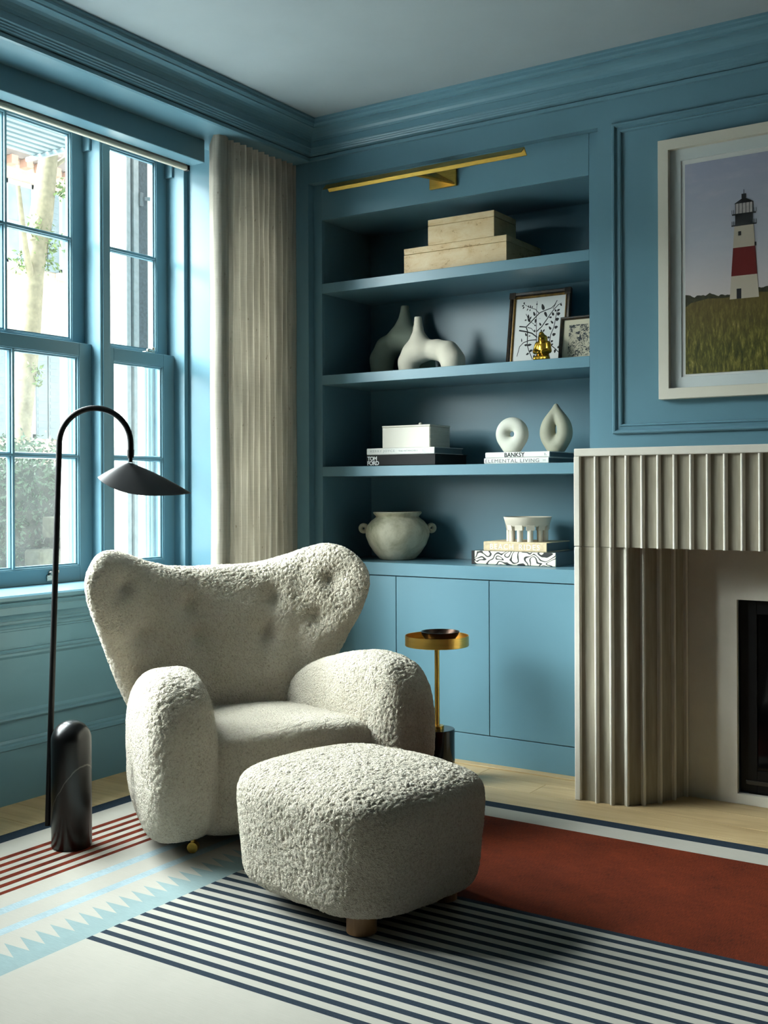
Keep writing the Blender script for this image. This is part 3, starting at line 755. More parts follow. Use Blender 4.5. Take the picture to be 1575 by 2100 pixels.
def book(label, x0, x1, y0, y1, z0, z1, cover, group=None, spine=None, side=None):
    t = .0028
    b = empty('book', ((x0 + x1) / 2, (y0 + y1) / 2, z0), label, 'book', group)
    bm = NB(); box(bm, x0, x1, y0 + .004, y1, z0, z0 + t, .0006); box(bm, x0, x1, y0 + .004, y1, z1 - t, z1, .0006); obj('cover', bm, cover, b)
    n = 6; pr = [(y0 + .0065, z0), (y0 + .0022, z0 + .0008), (y0, z0 + .004)] + [(y0, z1 - .004), (y0 + .0022, z1 - .0008), (y0 + .0065, z1)]
    bm = NB(); extrude(bm, pr, lambda u, v, h: (h, u, v), x0, x1); obj('spine', bm, spine or cover, b)
    bm = NB(); box(bm, x0 + .004, x1 - .004, y0 + .0065, y1 - .004, z0 + t, z1 - t); obj('pages', bm, side or M_PAGES, b)
    return b

z3 = 1.211
b = book('thick black book with white TOM FORD lettering under the ivory box', .550, .897, .050, .330, z3, 1.2592, M_BKBLACK, None, None, M_BKBLACK)
lettering('TOM', .554, .604, 1.2345, 1.2530, .050, M_WHITETXT, b, .88, .03); lettering('FORD', .554, .615, 1.2145, 1.2330, .050, M_WHITETXT, b, .88, .03)
b = book('white book lettered KERRY JOYCE between the black book and the ivory box', .551, .893, .050, .300, 1.2592, 1.2882, M_BKWHITE, None, None, M_BKGREY)
lettering('KERRY JOYCE', .570, .696, 1.2675, 1.2802, .050, M_LGREYTXT, b, 1.15); lettering('THE INTANGIBLE', .715, .812, 1.2705, 1.2782, .050, M_LGREYTXT, b, 1.15)
bm = NB()
for a0, rr_ in ((0, .0085), (1.0, .0055), (2.1, .003)):
    tube(bm, [(.848 + .004 * sin(a0 * 3) + rr_ * 1.4 * cos(a0 + 2 * pi * t / 20), .0498, 1.2738 + rr_ * sin(a0 + 2 * pi * t / 20)) for t in range(19)], .0005, 4)
obj('emblem', bm, M_LGREYTXT, b)
b = book('white book lettered ELEMENTAL LIVING, lowest under the stoneware rings', 1.130, 1.416, .050, .310, z3, 1.2346, M_BKWHITE, None, None, M_BKGREY)
lettering('ELEMENTAL LIVING', 1.136, 1.376, 1.2160, 1.2298, .050, M_GREYTXT, b, 1.12)
bm = NB(); tube(bm, [(1.3985 + .0055 * sin(2 * pi * t / 24), .0497, 1.2228 + .003 * sin(4 * pi * t / 24)) for t in range(24)], .0006, 4); obj('publisher_mark', bm, M_LGREYTXT, b)
b = book('white book lettered BANKSY lying on another white book under the stoneware rings', 1.135, 1.419, .052, .305, 1.2346, 1.2580, M_BKWHITE, None, None, M_BKGREY)
lettering('BANKSY', 1.222, 1.312, 1.2378, 1.2555, .052, M_BKBLACK, b, 1.05, .02)
bm = NB(); box(bm, 1.398, 1.4025, .0515, .0521, 1.242, 1.252); box(bm, 1.405, 1.408, .0515, .0521, 1.242, 1.246); obj('publisher_mark', bm, M_LGREYTXT, b)
zc_ = .797
b = book('thick book with black and cream squiggle spine on the blue ledge', 1.036, 1.416, .112, .382, zc_, .853, M_BKGREY, None, M_SQUIG, M_BKGREY)
bm = NB(); box(bm, 1.0355, 1.051, .1112, .16, zc_ + .0005, .8526, .001); obj('head_band', bm, M_BKBLACK, b)
b = book('sand-coloured book lettered BEACH RIDES on the squiggle book', 1.092, 1.376, .114, .345, .853, .8925, M_BKSAND, None, None, M_BKGREY)
lettering('BEACH', 1.122, 1.229, .8615, .8835, .114, M_WHITETXT, b, 1.25); lettering('RIDES', 1.254, 1.347, .8615, .8835, .114, M_WHITETXT, b, 1.25)

# ivory ribbed box
bxo = empty('ivory_box', (.743, .15, 1.2882), 'ivory box with ribbed end and small knob on two books', 'box')
bm = NB(); box(bm, .622, .861, .066, .236, 1.2884, 1.3765, .0015)
for i in range(13): box(bm, .861, .8635, .068, .234, 1.2905 + i * .0066, 1.2905 + i * .0066 + .0048, .0008)
obj('body', bm, M_BOXW, bxo)
bm = NB(); box(bm, .6205, .8645, .0645, .2375, 1.3772, 1.3845, .0015); obj('lid', bm, M_BOXW, bxo)
bm = NB(); lathe(bm, [(0, 0), (.004, 0), (.004, .002), (.0075, .006), (.008, .010), (.005, .0145), (0, .016)], (.765, .15, 1.3845), 20); obj('knob', bm, M_BOXW, bxo, smooth=50)

# travertine boxes
def stone_box(label, x0, x1, y0, y1, z0, z1, lid):
    r = empty('travertine_box', ((x0 + x1) / 2, (y0 + y1) / 2, z0), label, 'box', None)
    bm = NB(); box(bm, x0, x1, y0, y1, z0, z1 - lid - .0012, .0015); obj('body', bm, M_TRAV, r)
    bm = NB(); box(bm, x0, x1, y0, y1, z1 - lid, z1, .0015); box(bm, x0 + .006, x1 - .006, y0 + .006, y1 - .006, z1 - lid - .0014, z1 - lid + .001); obj('lid', bm, M_TRAV, r)
stone_box('larger travertine lidded box on the top shelf, under a smaller one', .746, 1.236, .050, .372, 2.022, 2.136, .026)
stone_box('smaller travertine lidded box stacked on the larger one on the top shelf', .865, 1.179, .052, .250, 2.1363, 2.244, .026)

# implicit helpers
def seg(X, Y, Z, a, b, ra, rb):
    a = np.array(a); d = np.array(b) - a; L2 = float(d @ d)
    t = np.clip(((X - a[0]) * d[0] + (Y - a[1]) * d[1] + (Z - a[2]) * d[2]) / L2, 0, 1)
    return np.sqrt((X - a[0] - t * d[0]) ** 2 + (Y - a[1] - t * d[1]) ** 2 + (Z - a[2] - t * d[2]) ** 2) - (ra + (rb - ra) * t)
def chain(X, Y, Z, pts, k=.01):
    d = None
    for (p, ra), (q, rb_) in zip(pts, pts[1:]):
        e = seg(X, Y, Z, p, q, ra, rb_); d = e if d is None else smin(d, e, k)
    return d
def ell(X, Y, Z, c, r):
    q = np.sqrt(((X - c[0]) / r[0]) ** 2 + ((Y - c[1]) / r[1]) ** 2 + ((Z - c[2]) / r[2]) ** 2); return (q - 1) * min(r)
def solid(name, F, lo, hi, h, mat, parent=None, it=2):
    P, Q = nets(F, lo, hi, h); P = relax(P, Q, it); return mesh_obj(name, np_mesh(name, P, Q), mat, parent, True)

def vase(label, y, leg, neck, zb, mat):
    r0 = min(p[0] - r for p, r in leg); r1 = max(p[0] + r for p, r in leg)
    lg = [((p[0], y, p[1]), r) for p, r in leg]; nk = [((p[0], y, p[1]), r) for p, r in neck]
    def Fv(X, Y, Z):
        d = chain(X, Y, Z, lg, .02); d = smin(d, chain(X, Y, Z, nk, .01), .045)
        top = nk[-1][0][2]; hole = seg(X, Y, Z, (nk[-1][0][0], y, top - .02), (nk[-1][0][0], y, top + .05), nk[-1][1] * .6, nk[-1][1] * .6)
        d = np.maximum(d, Z - top); d = np.maximum(d, -hole); return np.maximum(d, zb + .0003 - Z)
    o = solid('arch_vase', Fv, (r0 - .01, y - .075, zb - .006), (r1 + .01, y + .075, neck[-1][0][1] + .012), .0042, mat); tag(o, label, 'vase'); return o
z2 = 1.616
vase('cream matte arch vase with a slim neck, in front of the greyer one', .125, [((.722, z2 - .02), .043), ((.722, 1.662), .043), ((.742, 1.697), .042), ((.79, 1.709), .041), ((.865, 1.705), .041), ((.918, 1.690), .045), ((.942, 1.655), .048), ((.944, z2 - .02), .048)],
     [((.775, 1.715), .046), ((.772, 1.765), .030), ((.771, 1.80), .021), ((.770, 1.857), .0155)], z2, M_VASEC)
vase('grey-green matte arch vase standing behind the cream one', .262, [((.492, z2 - .02), .052), ((.492, 1.70), .052), ((.522, 1.752), .050), ((.585, 1.785), .044), ((.66, 1.775), .046), ((.712, 1.72), .050), ((.722, z2 - .02), .052)],
     [((.612, 1.80), .056), ((.616, 1.852), .036), ((.617, 1.885), .024), ((.617, 1.937), .0175)], z2, M_VASEG)

def ring_obj(name, label, c, ax_, az_, rt, base_, tip, mat, zb):
    N_ = 40; pts = [((c[0] + ax_ * cos(2 * pi * i / N_), c[1], c[2] + az_ * sin(2 * pi * i / N_)), rt) for i in range(N_ + 1)]
    def Fr(X, Y, Z):
        d = chain(X, Y, Z, pts, .002); d = smin(d, ell(X, Y, Z, (c[0], c[1], zb + .012), base_), .03)
        if tip: d = smin(d, seg(X, Y, Z, (c[0], c[1], tip[0]), (c[0], c[1], tip[1]), tip[2], tip[3]), .018)
        return np.maximum(d, zb + .0003 - Z)
    m = ax_ + rt + .015; o = solid(name, Fr, (c[0] - m, c[1] - .06, zb - .006), (c[0] + m, c[1] + .06, (tip[1] if tip else c[2] + az_ + rt) + .012), .0034, mat); return tag(o, label, 'sculpture')
ring_obj('ring_sculpture', 'round pale stoneware ring with a small hole standing on the white books', (1.2175, .13, 1.334), .0425, .0405, .0285, (.031, .024, .024), None, M_RING, 1.2582)
def Ftear(X, Y, Z):
    x0, y0, zc0 = 1.3975, .165, 1.335; half = [(0, -.056, .027), (.026, -.036, .0295), (.0395, -.004, .0305), (.0345, .034, .0275), (.017, .066, .021), (.004, .096, .011), (0, .112, .0035)]
    hp = np.array(half); tt = np.linspace(0, len(hp) - 1, 25); q = [np.interp(tt, range(len(hp)), hp[:, k]) for k in range(3)]
    for _ in range(3):
        for k in range(3): q[k][1:-1] = .25 * q[k][:-2] + .5 * q[k][1:-1] + .25 * q[k][2:]
    half = list(zip(*q)); d = None
    for sg in (-1, 1):
        e = chain(X, Y, Z, [((x0 + sg * a, y0, zc0 + b), r) for a, b, r in half], .006); d = e if d is None else smin(d, e, .012)
    d = smin(d, ell(X, Y, Z, (x0, y0, 1.272), (.033, .026, .026)), .02); return np.maximum(d, 1.2585 - Z)
tag(solid('teardrop_sculpture', Ftear, (1.31, .10, 1.252), (1.485, .23, 1.462), .0034, M_TEAR), 'grey-olive stoneware teardrop with a tall hole standing on the white books', 'sculpture')

# clay pot with two pierced lugs
pc = (.603, .215, zc_)
pot = empty('clay_pot', pc, 'round weathered clay pot with two pierced lugs on the blue ledge', 'pot')
bm = NB()
pf = [(0, 0), (.070, 0), (.080, .004), (.104, .030), (.128, .066), (.142, .104), (.1435, .125), (.136, .150), (.118, .172), (.101, .184), (.096, .189), (.097, .194), (.106, .203), (.109, .209), (.106, .213), (.100, .213), (.093, .204), (.086, .190), (.105, .170), (.125, .14), (.13, .11), (.115, .06), (.07, .012), (0, .010)]
lathe(bm, pf, pc, 72); obj('body', bm, M_POT, pot, smooth=60)
for sgn in (-1, 1):
    c0 = Vector(pc) + RV * (sgn * .151) + UP * .139; bm = NB()
    N_ = 24; tp = [c0 + (RV * cos(2 * pi * i / N_) + UP * sin(2 * pi * i / N_)) * .0135 for i in range(N_)]
    rings = []
    for i in range(N_):
        dr = (RV * cos(2 * pi * i / N_) + UP * sin(2 * pi * i / N_)); rings.append([bm.verts.new(tp[i] + (dr * cos(2 * pi * k / 10) * .0100 + FV * sin(2 * pi * k / 10) * .013)) for k in range(10)])
    for i in range(N_):
        a, b_ = rings[i], rings[(i + 1) % N_]
        for k in range(10): bm.faces.new((a[k], a[(k + 1) % 10], b_[(k + 1) % 10], b_[k]))
    obj('lug', bm, M_POT, pot, smooth=60)

# footed bowl
bc_ = (1.252, .20, .8928)
fb = empty('footed_bowl', bc_, 'white plaster bowl on a ring of short columns, on the sand-coloured book', 'bowl')
bm = NB(); lathe(bm, [(0, .066), (.078, .066), (.084, .062), (.0895, .066), (.0985, .098), (.0995, .101), (.0965, .1015), (.086, .078), (.06, .072), (0, .071)], bc_, 64); obj('bowl', bm, M_BOWLW, fb, smooth=40)
for i in range(11):
    a = 2 * pi * i / 11 + .16; bm = NB(); cx, cy = bc_[0] + .0755 * cos(a), bc_[1] + .0755 * sin(a)
    lathe(bm, [(0, 0), (.0118, 0), (.0118, .054), (0, .054)], (cx, cy, bc_[2]), 16); obj('column', bm, M_BOWLW, fb, smooth=40)
    bm = NB(); t_ = Vector((-sin(a), cos(a), 0)); r_ = Vector((cos(a), sin(a), 0)); c0 = Vector(bc_)
    P = []
    for zz_, ro in ((.047, .0865), (.068, .0905)):
        for tt in (-1, 1): P.append(c0 + r_ * ro + t_ * (.0165 * tt) + UP * zz_)
    quadbox(bm, [P[0], P[1], P[3], P[2]], -r_, .016); obj('bracket', bm, M_BOWLW, fb)

# framed prints
class Lean:
    def __init__(s, x0, z0, y0, lean): s.o = Vector((x0, y0, z0)); s.v = Vector((0, sin(lean), cos(lean))); s.n = Vector((0, -cos(lean), sin(lean)))
    def __call__(s, u, v, n=0.0): return s.o + Vector((u, 0, 0)) + s.v * v + s.n * n
L1 = Lean(1.122, z2 + .0035, .275, math.atan(.05 / .326)); W1, H1 = .280, .327
f1 = empty('framed_print', L1(W1 / 2, 0), 'dark gilt framed print of black branches leaning at the back of the second shelf', 'picture')
bm = NB(); rect_mould(bm, 0, W1, 0, H1, [(0, 0), (0, .016), (.003, .019), (.012, .017), (.015, .013), (.019, .014)], lambda u, v, o: L1(u, v, o)); 
for u, v in ((-.001, -.001), (W1 - .026, -.001), (-.001, H1 - .026), (W1 - .026, H1 - .026)): quadbox(bm, [L1(u, v, .012), L1(u + .027, v, .012), L1(u + .027, v + .027, .012), L1(u, v + .027, .012)], L1.n, .0085)
obj('frame', bm, M_FRAMED, f1)
bm = NB(); rect_mould(bm, .019, W1 - .019, .019, H1 - .019, [(0, .006), (0, .0145), (.003, .0145), (.006, .009), (.007, .006)], lambda u, v, o: L1(u, v, o)); obj('gilt_slip', bm, M_FRAMEG, f1)
bm = NB(); quadbox(bm, [L1(.002, .002), L1(W1 - .002, .002), L1(W1 - .002, H1 - .002), L1(.002, H1 - .002)], L1.n, .0062); obj('paper', bm, M_PAPER, f1)
def px2st(x, y):
    s = .5
    for _ in range(3):
        t = (y - (325 - 95 * s)) / 1050.0; xl = 262 - 80 * t; xr = 1137 - 110 * t; s = (x - xl) / (xr - xl)
    return s, 1 - t
def pp1(x, y, n=.0064):
    s, t = px2st(x, y); return L1(.026 + s * (W1 - .052), .026 + t * (H1 - .052), n)
bm = NB()
def stroke(pts, wd0, wd1):
    P = [pp1(*p) for p in pts]; n = len(P); prev = None
    for i in range(n):
        d = (P[min(i + 1, n - 1)] - P[max(i - 1, 0)]).normalized(); q = d.cross(L1.n).normalized() * 1.35 * (wd0 + (wd1 - wd0) * i / (n - 1)) / 2
        cur = (bm.verts.new(P[i] + q), bm.verts.new(P[i] - q))
        if prev: bm.faces.new((prev[0], cur[0], cur[1], prev[1]))
        prev = cur
def leaf(x, y, ang, ln, wd):
    ln, wd = ln * .8, wd * .8
    c0 = pp1(x, y); d = Vector((cos(ang), 0, 0)) + L1.v * sin(ang); q = d.cross(L1.n).normalized()
    vs = []
    for k in range(10):
        a = 2 * pi * k / 10; vs.append(bm.verts.new(c0 + d * (ln * .5 * (1 + cos(a))) + q * (wd * .5 * sin(a) * (1 - .35 * cos(a)))))
    bm.faces.new(vs)
for P, a, b_ in (([(310, 775), (430, 780), (520, 690), (610, 600), (680, 535), (760, 500), (880, 455), (940, 400), (985, 325)], .0042, .0022), ([(305, 840), (420, 855), (530, 880), (620, 945)], .0050, .0036),
                 ([(430, 780), (455, 850), (450, 960), (445, 1080), (470, 1170), (530, 1310)], .0036, .0024), ([(610, 850), (700, 770), (790, 650), (870, 540), (930, 470), (1000, 400), (1060, 370)], .0036, .0020),
                 ([(600, 985), (480, 1000), (380, 1040), (310, 1110), (262, 1275)], .0032, .0020), ([(605, 1300), (605, 1000), (610, 780), (615, 600), (632, 345)], .0030, .0012),
                 ([(830, 1010), (850, 900), (910, 770), (940, 650), (965, 540), (985, 480)], .0028, .0018), ([(830, 1050), (920, 1120), (1000, 1200)], .0030, .0022),
                 ([(660, 545), (600, 480), (500, 455), (400, 400)], .0024, .0012), ([(455, 785), (520, 800), (575, 860)], .0024, .0016), ([(430, 560), (500, 690)], .0018, .0018), ([(905, 470), (960, 375)], .0022, .0016), ([(570, 730), (510, 690)], .0018, .0014)):
    stroke(P, a, b_)
for x, y, an, ln, wd in ((745, 490, 1.9, .036, .017), (760, 520, -1.1, .034, .014), (600, 640, -1.6, .024, .010), (590, 590, 2.0, .026, .012), (500, 690, 2.2, .024, .013), (470, 640, 1.6, .024, .011), (490, 650, .9, .018, .010), (440, 660, 3.3, .012, .008),
                         (690, 750, 2.1, .020, .010), (760, 735, .2, .022, .010), (575, 740, -.6, .012, .008), (970, 560, .3, .020, .018), (945, 650, .3, .020, .018), (920, 780, .3, .020, .016), (880, 900, .3, .020, .016), (910, 580, 1.9, .020, .013), (880, 610, 3.0, .016, .010), (900, 710, 2.3, .022, .010),
                         (860, 810, 2.2, .022, .012), (830, 950, 2.5, .014, .012), (980, 500, .5, .016, .012), (960, 510, 2.2, .014, .010), (450, 1080, .1, .024, .013), (440, 1080, 3.0, .016, .012), (480, 1180, .3, .020, .013), (470, 1210, 3.6, .018, .011), (560, 1290, 1.7, .020, .013),
                         (435, 930, 2.0, .020, .010), (350, 1030, 1.7, .020, .006), (400, 400, 1.6, .012, .008), (395, 420, 3.4, .012, .008), (400, 440, 4.2, .014, .008), (480, 455, 1.7, .014, .006), (510, 460, 1.6, .016, .007), (540, 460, 1.5, .012, .006), (470, 470, 4.2, .014, .006), (510, 480, 4.4, .012, .006), (1040, 385, -1.0, .014, .009), (960, 1110, .8, .020, .012), (920, 1130, 4.6, .020, .012), (720, 850, .9, .016, .009), (700, 850, 2.0, .014, .008), (850, 1010, .4, .014, .012), (850, 1060, .3, .014, .010), (625, 410, 1.5, .010, .008), (660, 635, .1, .010, .002), (580, 860, 1.8, .014, .010), (470, 930, .1, .012, .006)):
    leaf(x, y, an, ln, wd)
obj('branch_print', bm, M_INK, f1)
L2 = Lean(1.402, z2 + .002, .185, math.atan(.03 / .19)); W2, H2 = .195, .188
f2 = empty('framed_print', L2(W2 / 2, 0), 'small framed blue-black etching in front of the branch print', 'picture')
bm = NB(); rect_mould(bm, 0, W2, 0, H2, [(0, 0), (0, .012), (.002, .014), (.007, .013), (.010, .010), (.012, .011), (.013, .004)], lambda u, v, o: L2(u, v, o)); obj('frame', bm, M_FRAMED, f2)
bm = NB(); quadbox(bm, [L2(.003, .003), L2(W2 - .003, .003), L2(W2 - .003, H2 - .003), L2(.003, H2 - .003)], L2.n, .005); obj('mat', bm, M_CREAMP, f2)
bm = NB(); quadbox(bm, [L2(.038, .022, .005), L2(W2 - .038, .022, .005), L2(W2 - .038, H2 - .034, .005), L2(.038, H2 - .034, .005)], L2.n, .0004); obj('etching', bm, M_ETCH, f2)

# gilt seated figurine
gx, gy = 1.362, .118
def Fg(X, Y, Z):
    z = z2
    d = ell(X, Y, Z, (gx, gy, z + .016), (.029, .025, .018)); d = smin(d, ell(X, Y, Z, (gx, gy + .002, z + .052), (.027, .020, .040)), .012)
    d = smin(d, ell(X, Y, Z, (gx, gy - .001, z + .096), (.0185, .017, .020)), .006); d = smin(d, seg(X, Y, Z, (gx - .005, gy + .002, z + .108), (gx - .006, gy, z + .117), .012, .010), .006)
    for s in (-1, 1):
        d = smin(d, seg(X, Y, Z, (gx + s * .024, gy, z + .076), (gx + s * .031, gy - .006, z + .046), .0105, .0095), .006)
        d = smin(d, seg(X, Y, Z, (gx + s * .031, gy - .006, z + .046), (gx + s * .008, gy - .024, z + .040), .009, .007), .005)
        d = smin(d, seg(X, Y, Z, (gx + s * .012, gy - .012, z + .018), (gx + s * .024, gy - .014, z + .017), .012, .012), .006)
        d = smin(d, ell(X, Y, Z, (gx + s * .017, gy, z + .096), (.003, .006, .011)), .003)
    d = smin(d, ell(X, Y, Z, (gx, gy - .0165, z + .096), (.0035, .004, .006)), .003)
    return np.maximum(d, z + .0003 - Z)
tag(solid('seated_figurine', Fg, (gx - .055, gy - .045, z2 - .004), (gx + .055, gy + .045, z2 + .128), .0020, M_GOLD, None, 1), 'small gilded seated figurine in front of the branch print', 'figurine')

# ================================================================== SIDE TABLE + BOWL
tc = (1.104, -.290, 0)
tb = empty('side_table', tc, 'round brass tray drinks table on a black cylinder base', 'table')
bm = NB(); lathe(bm, [(0, 0), (.066, 0), (.067, .001), (.067, .189), (.065, .191), (0, .191)], tc, 72); obj('base', bm, M_BLACKG, tb, smooth=40)
bm = NB(); lathe(bm, [(0, .191), (.0255, .191), (.0255, .202), (.0245, .203), (0, .203)], tc, 48); obj('collar', bm, M_BRASSB, tb, smooth=40)
bm = NB(); lathe(bm, [(0, .203), (.0095, .203), (.0095, .509), (0, .509)], tc, 32); obj('stem', bm, M_BRASSB, tb, smooth=40)
bm = NB(); lathe(bm, [(0, .509), (.121, .509), (.1225, .5105), (.1225, .5485), (.1218, .549), (.1200, .5485), (.1195, .514), (0, .513)], tc, 96); obj('tray', bm, M_BRASSB, tb, smooth=40)
bwc = (tc[0] + .012, tc[1] + .004, .5135); bm = NB()
lathe(bm, [(0, 0), (.030, 0), (.036, .002), (.055, .017), (.069, .037), (.074, .049), (.0745, .051), (.072, .051), (.066, .038), (.05, .019), (.03, .008), (0, .007)], bwc, 64)
tag(obj('bowl', bm, M_BRONZE, None, smooth=50), 'small dark bronze bowl sitting in the brass tray', 'bowl')

# ================================================================== FLOOR LAMP
LAMP_X, LAMP_Y = Vector((.8357, .5492, 0)), Vector((-.5492, .8357, 0))      # the lamp's arch stands in the plane LAMP_X / up
LAMP_O = Vector((1.3643, -1.0521, 0))
def LP(l, z, d=0.0): return LAMP_O + LAMP_X * l + LAMP_Y * d + UP * z
lc0 = (.573, -1.619, 0)
fl = empty('floor_lamp', (lc0[0], lc0[1], .008), 'black arched floor lamp with a leaf-like shade and domed black marble base', 'lamp')
bm = NB(); R_ = .061
lathe(bm, [(0, .0085), (R_ - .003, .0085), (R_, .012), (R_, .338)] + [(R_ * cos(a), .338 + .060 * sin(a)) for a in [pi / 2 * i / 14 for i in range(1, 15)]], lc0, 72)
obj('marble_base', bm, M_MARBLE, fl, smooth=50)
pb, pt_ = (-1.0585, .060), (-1.018, 1.256)
pts = [LP(pb[0] + (pt_[0] - pb[0]) * t, pb[1] + (pt_[1] - pb[1]) * t) for t in (0, .25, .5, .75, 1)]
pts += [LP(-.906 - .112 * cos(a), 1.256 + .112 * sin(a)) for a in [pi * i / 28 for i in range(1, 29)]] + [LP(-.794, 1.235)]
bm = NB(); tube(bm, pts, .0092, 20); obj('pole', bm, M_BLACKM, fl, smooth=50)
bm = NB(); bl = LP(-1.043, 0)
A_ = [LP(-1.053, z, dd) for z, dd in ((.135, -.006), (.135, .006), (.325, .006), (.325, -.006))]; dvec = LAMP_X * .022
quadbox(bm, A_, dvec, 1.0); obj('bracket', bm, M_BLACKM, fl)
bm = NB(); tube(bm, [LP(-.794, 1.237), LP(-.7945, 1.212)], .0105, 20); tube(bm, [LP(-.7945, 1.213), LP(-.795, 1.198)], .0065, 16); obj('joint', bm, M_BLACKM, fl, smooth=50)
bm = NB(); NN = 72; lay = []
apex = LP(-.796, 1.198)
def rim(phi):
    cl, half = -.750, .1450; x = cos(phi); yv = sin(phi)
    dep = .100 * abs(yv) ** (.9) * (1 - .42 * max(0, x) ** 2 * 1.0)
    l = cl + half * x; z = 1.153 + (1.101 - 1.153) * (x + 1) / 2 - .030 * yv * yv * (1 - .25 * x)
    return LP(l, z, dep * (1 if yv > 0 else -1))
for t in (0.04, .2, .4, .6, .8, 1.0):
    lay.append([bm.verts.new(apex + (rim(2 * pi * k / NN) - apex) * t + UP * (.006 * sin(pi * t))) for k in range(NN)])
for a, b_ in zip(lay, lay[1:]):
    for k in range(NN): bm.faces.new((a[k], a[(k + 1) % NN], b_[(k + 1) % NN], b_[k]))
bm.faces.new(lay[0][::-1])
bmesh.ops.recalc_face_normals(bm, faces=bm.faces); bmesh.ops.solidify(bm, geom=bm.faces[:], thickness=.0018)
obj('shade', bm, M_BLACKM, fl, smooth=50)

# ================================================================== ARMCHAIR
th = radians(30)
cf = Vector((.5492, -.8357, 0)) * cos(th) + RV * sin(th); cw = Vector((-cf.y, cf.x, 0))
O = Vector((1.290, -.985, 0)) - cw * .27
chair = empty('armchair', O - cf * .38 + UP * .008, 'cream sheepskin wing armchair with buttoned back and rounded arms', 'armchair')
CW, CF, CO = np.array(cw[:]), np.array(cf[:]), np.array(O[:])
def to_world(P, fw=CF, ww=CW, o=CO): return (o + P[:, :1] * ww + P[:, 1:2] * fw + P[:, 2:] * np.array([0, 0, 1.0])).astype('f')
def subdiv(P, Q):
    n = len(P); E = np.sort(np.stack([Q, np.roll(Q, -1, 1)], 2).reshape(-1, 2), 1)
    U, inv = np.unique(E[:, 0].astype(np.int64) * n + E[:, 1], return_inverse=True); inv = inv.reshape(-1, 4) + n
    Em = (P[U // n] + P[U % n]) / 2; Fm = P[Q].mean(1); fi = np.arange(len(Q)) + n + len(U)
    R = [np.stack([Q[:, k], inv[:, k], fi, inv[:, (k + 3) % 4]], 1) for k in range(4)]
    return np.concatenate([P, Em, Fm]).astype('f'), np.concatenate(R)
def soft(name, F, lo, hi, h, parent, frame=None, seed=0, amp=.0045, flat=None, size=.0112):
    P, Q = nets(F, lo, hi, h); P = relax(P, Q, 3); P, Q = subdiv(P, Q); P = relax(P, Q, 1); P = woolly(P, Q, amp, size, seed, flat)
    P = to_world(P, *(frame or ())); return mesh_obj(name, np_mesh(name, P, Q[:, ::-1] if frame_flip else Q), M_WOOL, parent, True)
frame_flip = True
BUT = [(-.385, .785), (-.135, .700), (.195, .715), (.400, .775), (-.325, .625), (-.115, .590), (.150, .590), (.340, .640)]
def Fback(U, V, Z):
    zt = .832 + .088 * np.exp(-((np.abs(U) - .44) / .17) ** 2) - .25 * np.clip(np.abs(U) - .46, 0, 1) ** 1.3
    z0 = .18; wd = .335 + .245 * np.clip((Z - .30) / .55, 0, 1.1)
    vc = -.640 - .125 * (Z - .37) / .5 + .80 * U ** 2 * np.clip((Z - .15) / .5, .35, 1)
    eu = np.abs(U) / wd; ez = np.abs((Z - z0) / (zt - z0) * 2 - 1)
    e = (eu ** 5 + ez ** 5) ** .2
    T = .088
    dv = (V - vc) / T
    dim = 0
    for bu, bz in BUT: dim = dim + .34 * np.exp(-(((U - bu) / .032) ** 2 + ((Z - bz) / .032) ** 2)) + .16 * np.exp(-(((U - bu) / .085) ** 2 + ((Z - bz) / .085) ** 2))
    dim = dim + .13 * np.exp(-((np.abs(U) - .27 - .16 * (Z - .6)) / .045) ** 2) * np.clip((Z - .35) / .15, 0, 1)
    dv = dv + np.where(V > vc, dim, 0)
    return (np.abs(dv) ** 2.3 + np.clip(e, 0, 3) ** 4.5) - 1
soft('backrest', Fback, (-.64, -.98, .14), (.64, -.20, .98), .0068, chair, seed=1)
def Fseat(U, V, Z):
    vf = .005 - .35 * U ** 2
    zt = .390 - .25 * np.clip(np.abs(U), 0, .4) ** 2 * 1.2 - .030 * np.clip(-V / .6, 0, 1)
    vc, hv = (vf - .60) / 2, (vf + .60) / 2
    e = ((np.abs(U) / .33) ** 8 + (np.abs(V - vc) / hv) ** 8) ** (1 / 8)
    zc2, hz2 = (zt + .045) / 2, (zt - .045) / 2
    return ((np.abs(Z - zc2) / hz2) ** 6 + e ** 6) - 1
soft('seat', Fseat, (-.36, -.66, .02), (.36, .06, .43), .0068, chair, seed=2, amp=.0026, size=.010)
def Farm(sg):
    def F(U, V, Z):
        uc = sg * (.372 + .16 * np.clip(V + .05, -.6, .1)); T = .122 - .02 * np.clip(-(V + .15) / .45, 0, 1)
        zt = .564 - .12 * np.clip(-(V + .17) / .45, 0, 1) ** 1.4
        vc, hv = -.29, .345 - .05 * np.clip((.25 - Z) / .25, 0, 1)
        zb = .045; zc2, hz2 = (zt + zb) / 2, (zt - zb) / 2
        ez = np.abs(Z - zc2) / hz2; ev = np.abs(V - vc) / hv
        pz = np.where(Z > zc2, 2.6, 5.0)
        e = (ez ** pz + ev ** 4.5)
        lean = sg * .03 * (Z - .3)
        return (np.abs(U - uc - lean) / T) ** 3.6 + np.clip(e, 0, 9) - 1
    return F
soft('armrest', Farm(-1), (-.60, -.70, .02), (-.10, 0.12, .64), .0068, chair, seed=3)
soft('armrest', Farm(1), (.10, -.70, .02), (.60, 0.12, .64), .0068, chair, seed=4)
for bu, bz in BUT:
    vb = -.640 - .125 * (bz - .37) / .5 + .80 * bu ** 2; P = CO + CW * bu + CF * (vb + .026) + np.array([0, 0, bz])
    bm = NB(); bmesh.ops.create_icosphere(bm, subdivisions=2, radius=.010, matrix=Matrix.Translation(P.tolist())); obj('button', bm, M_WOOL, chair, smooth=True)
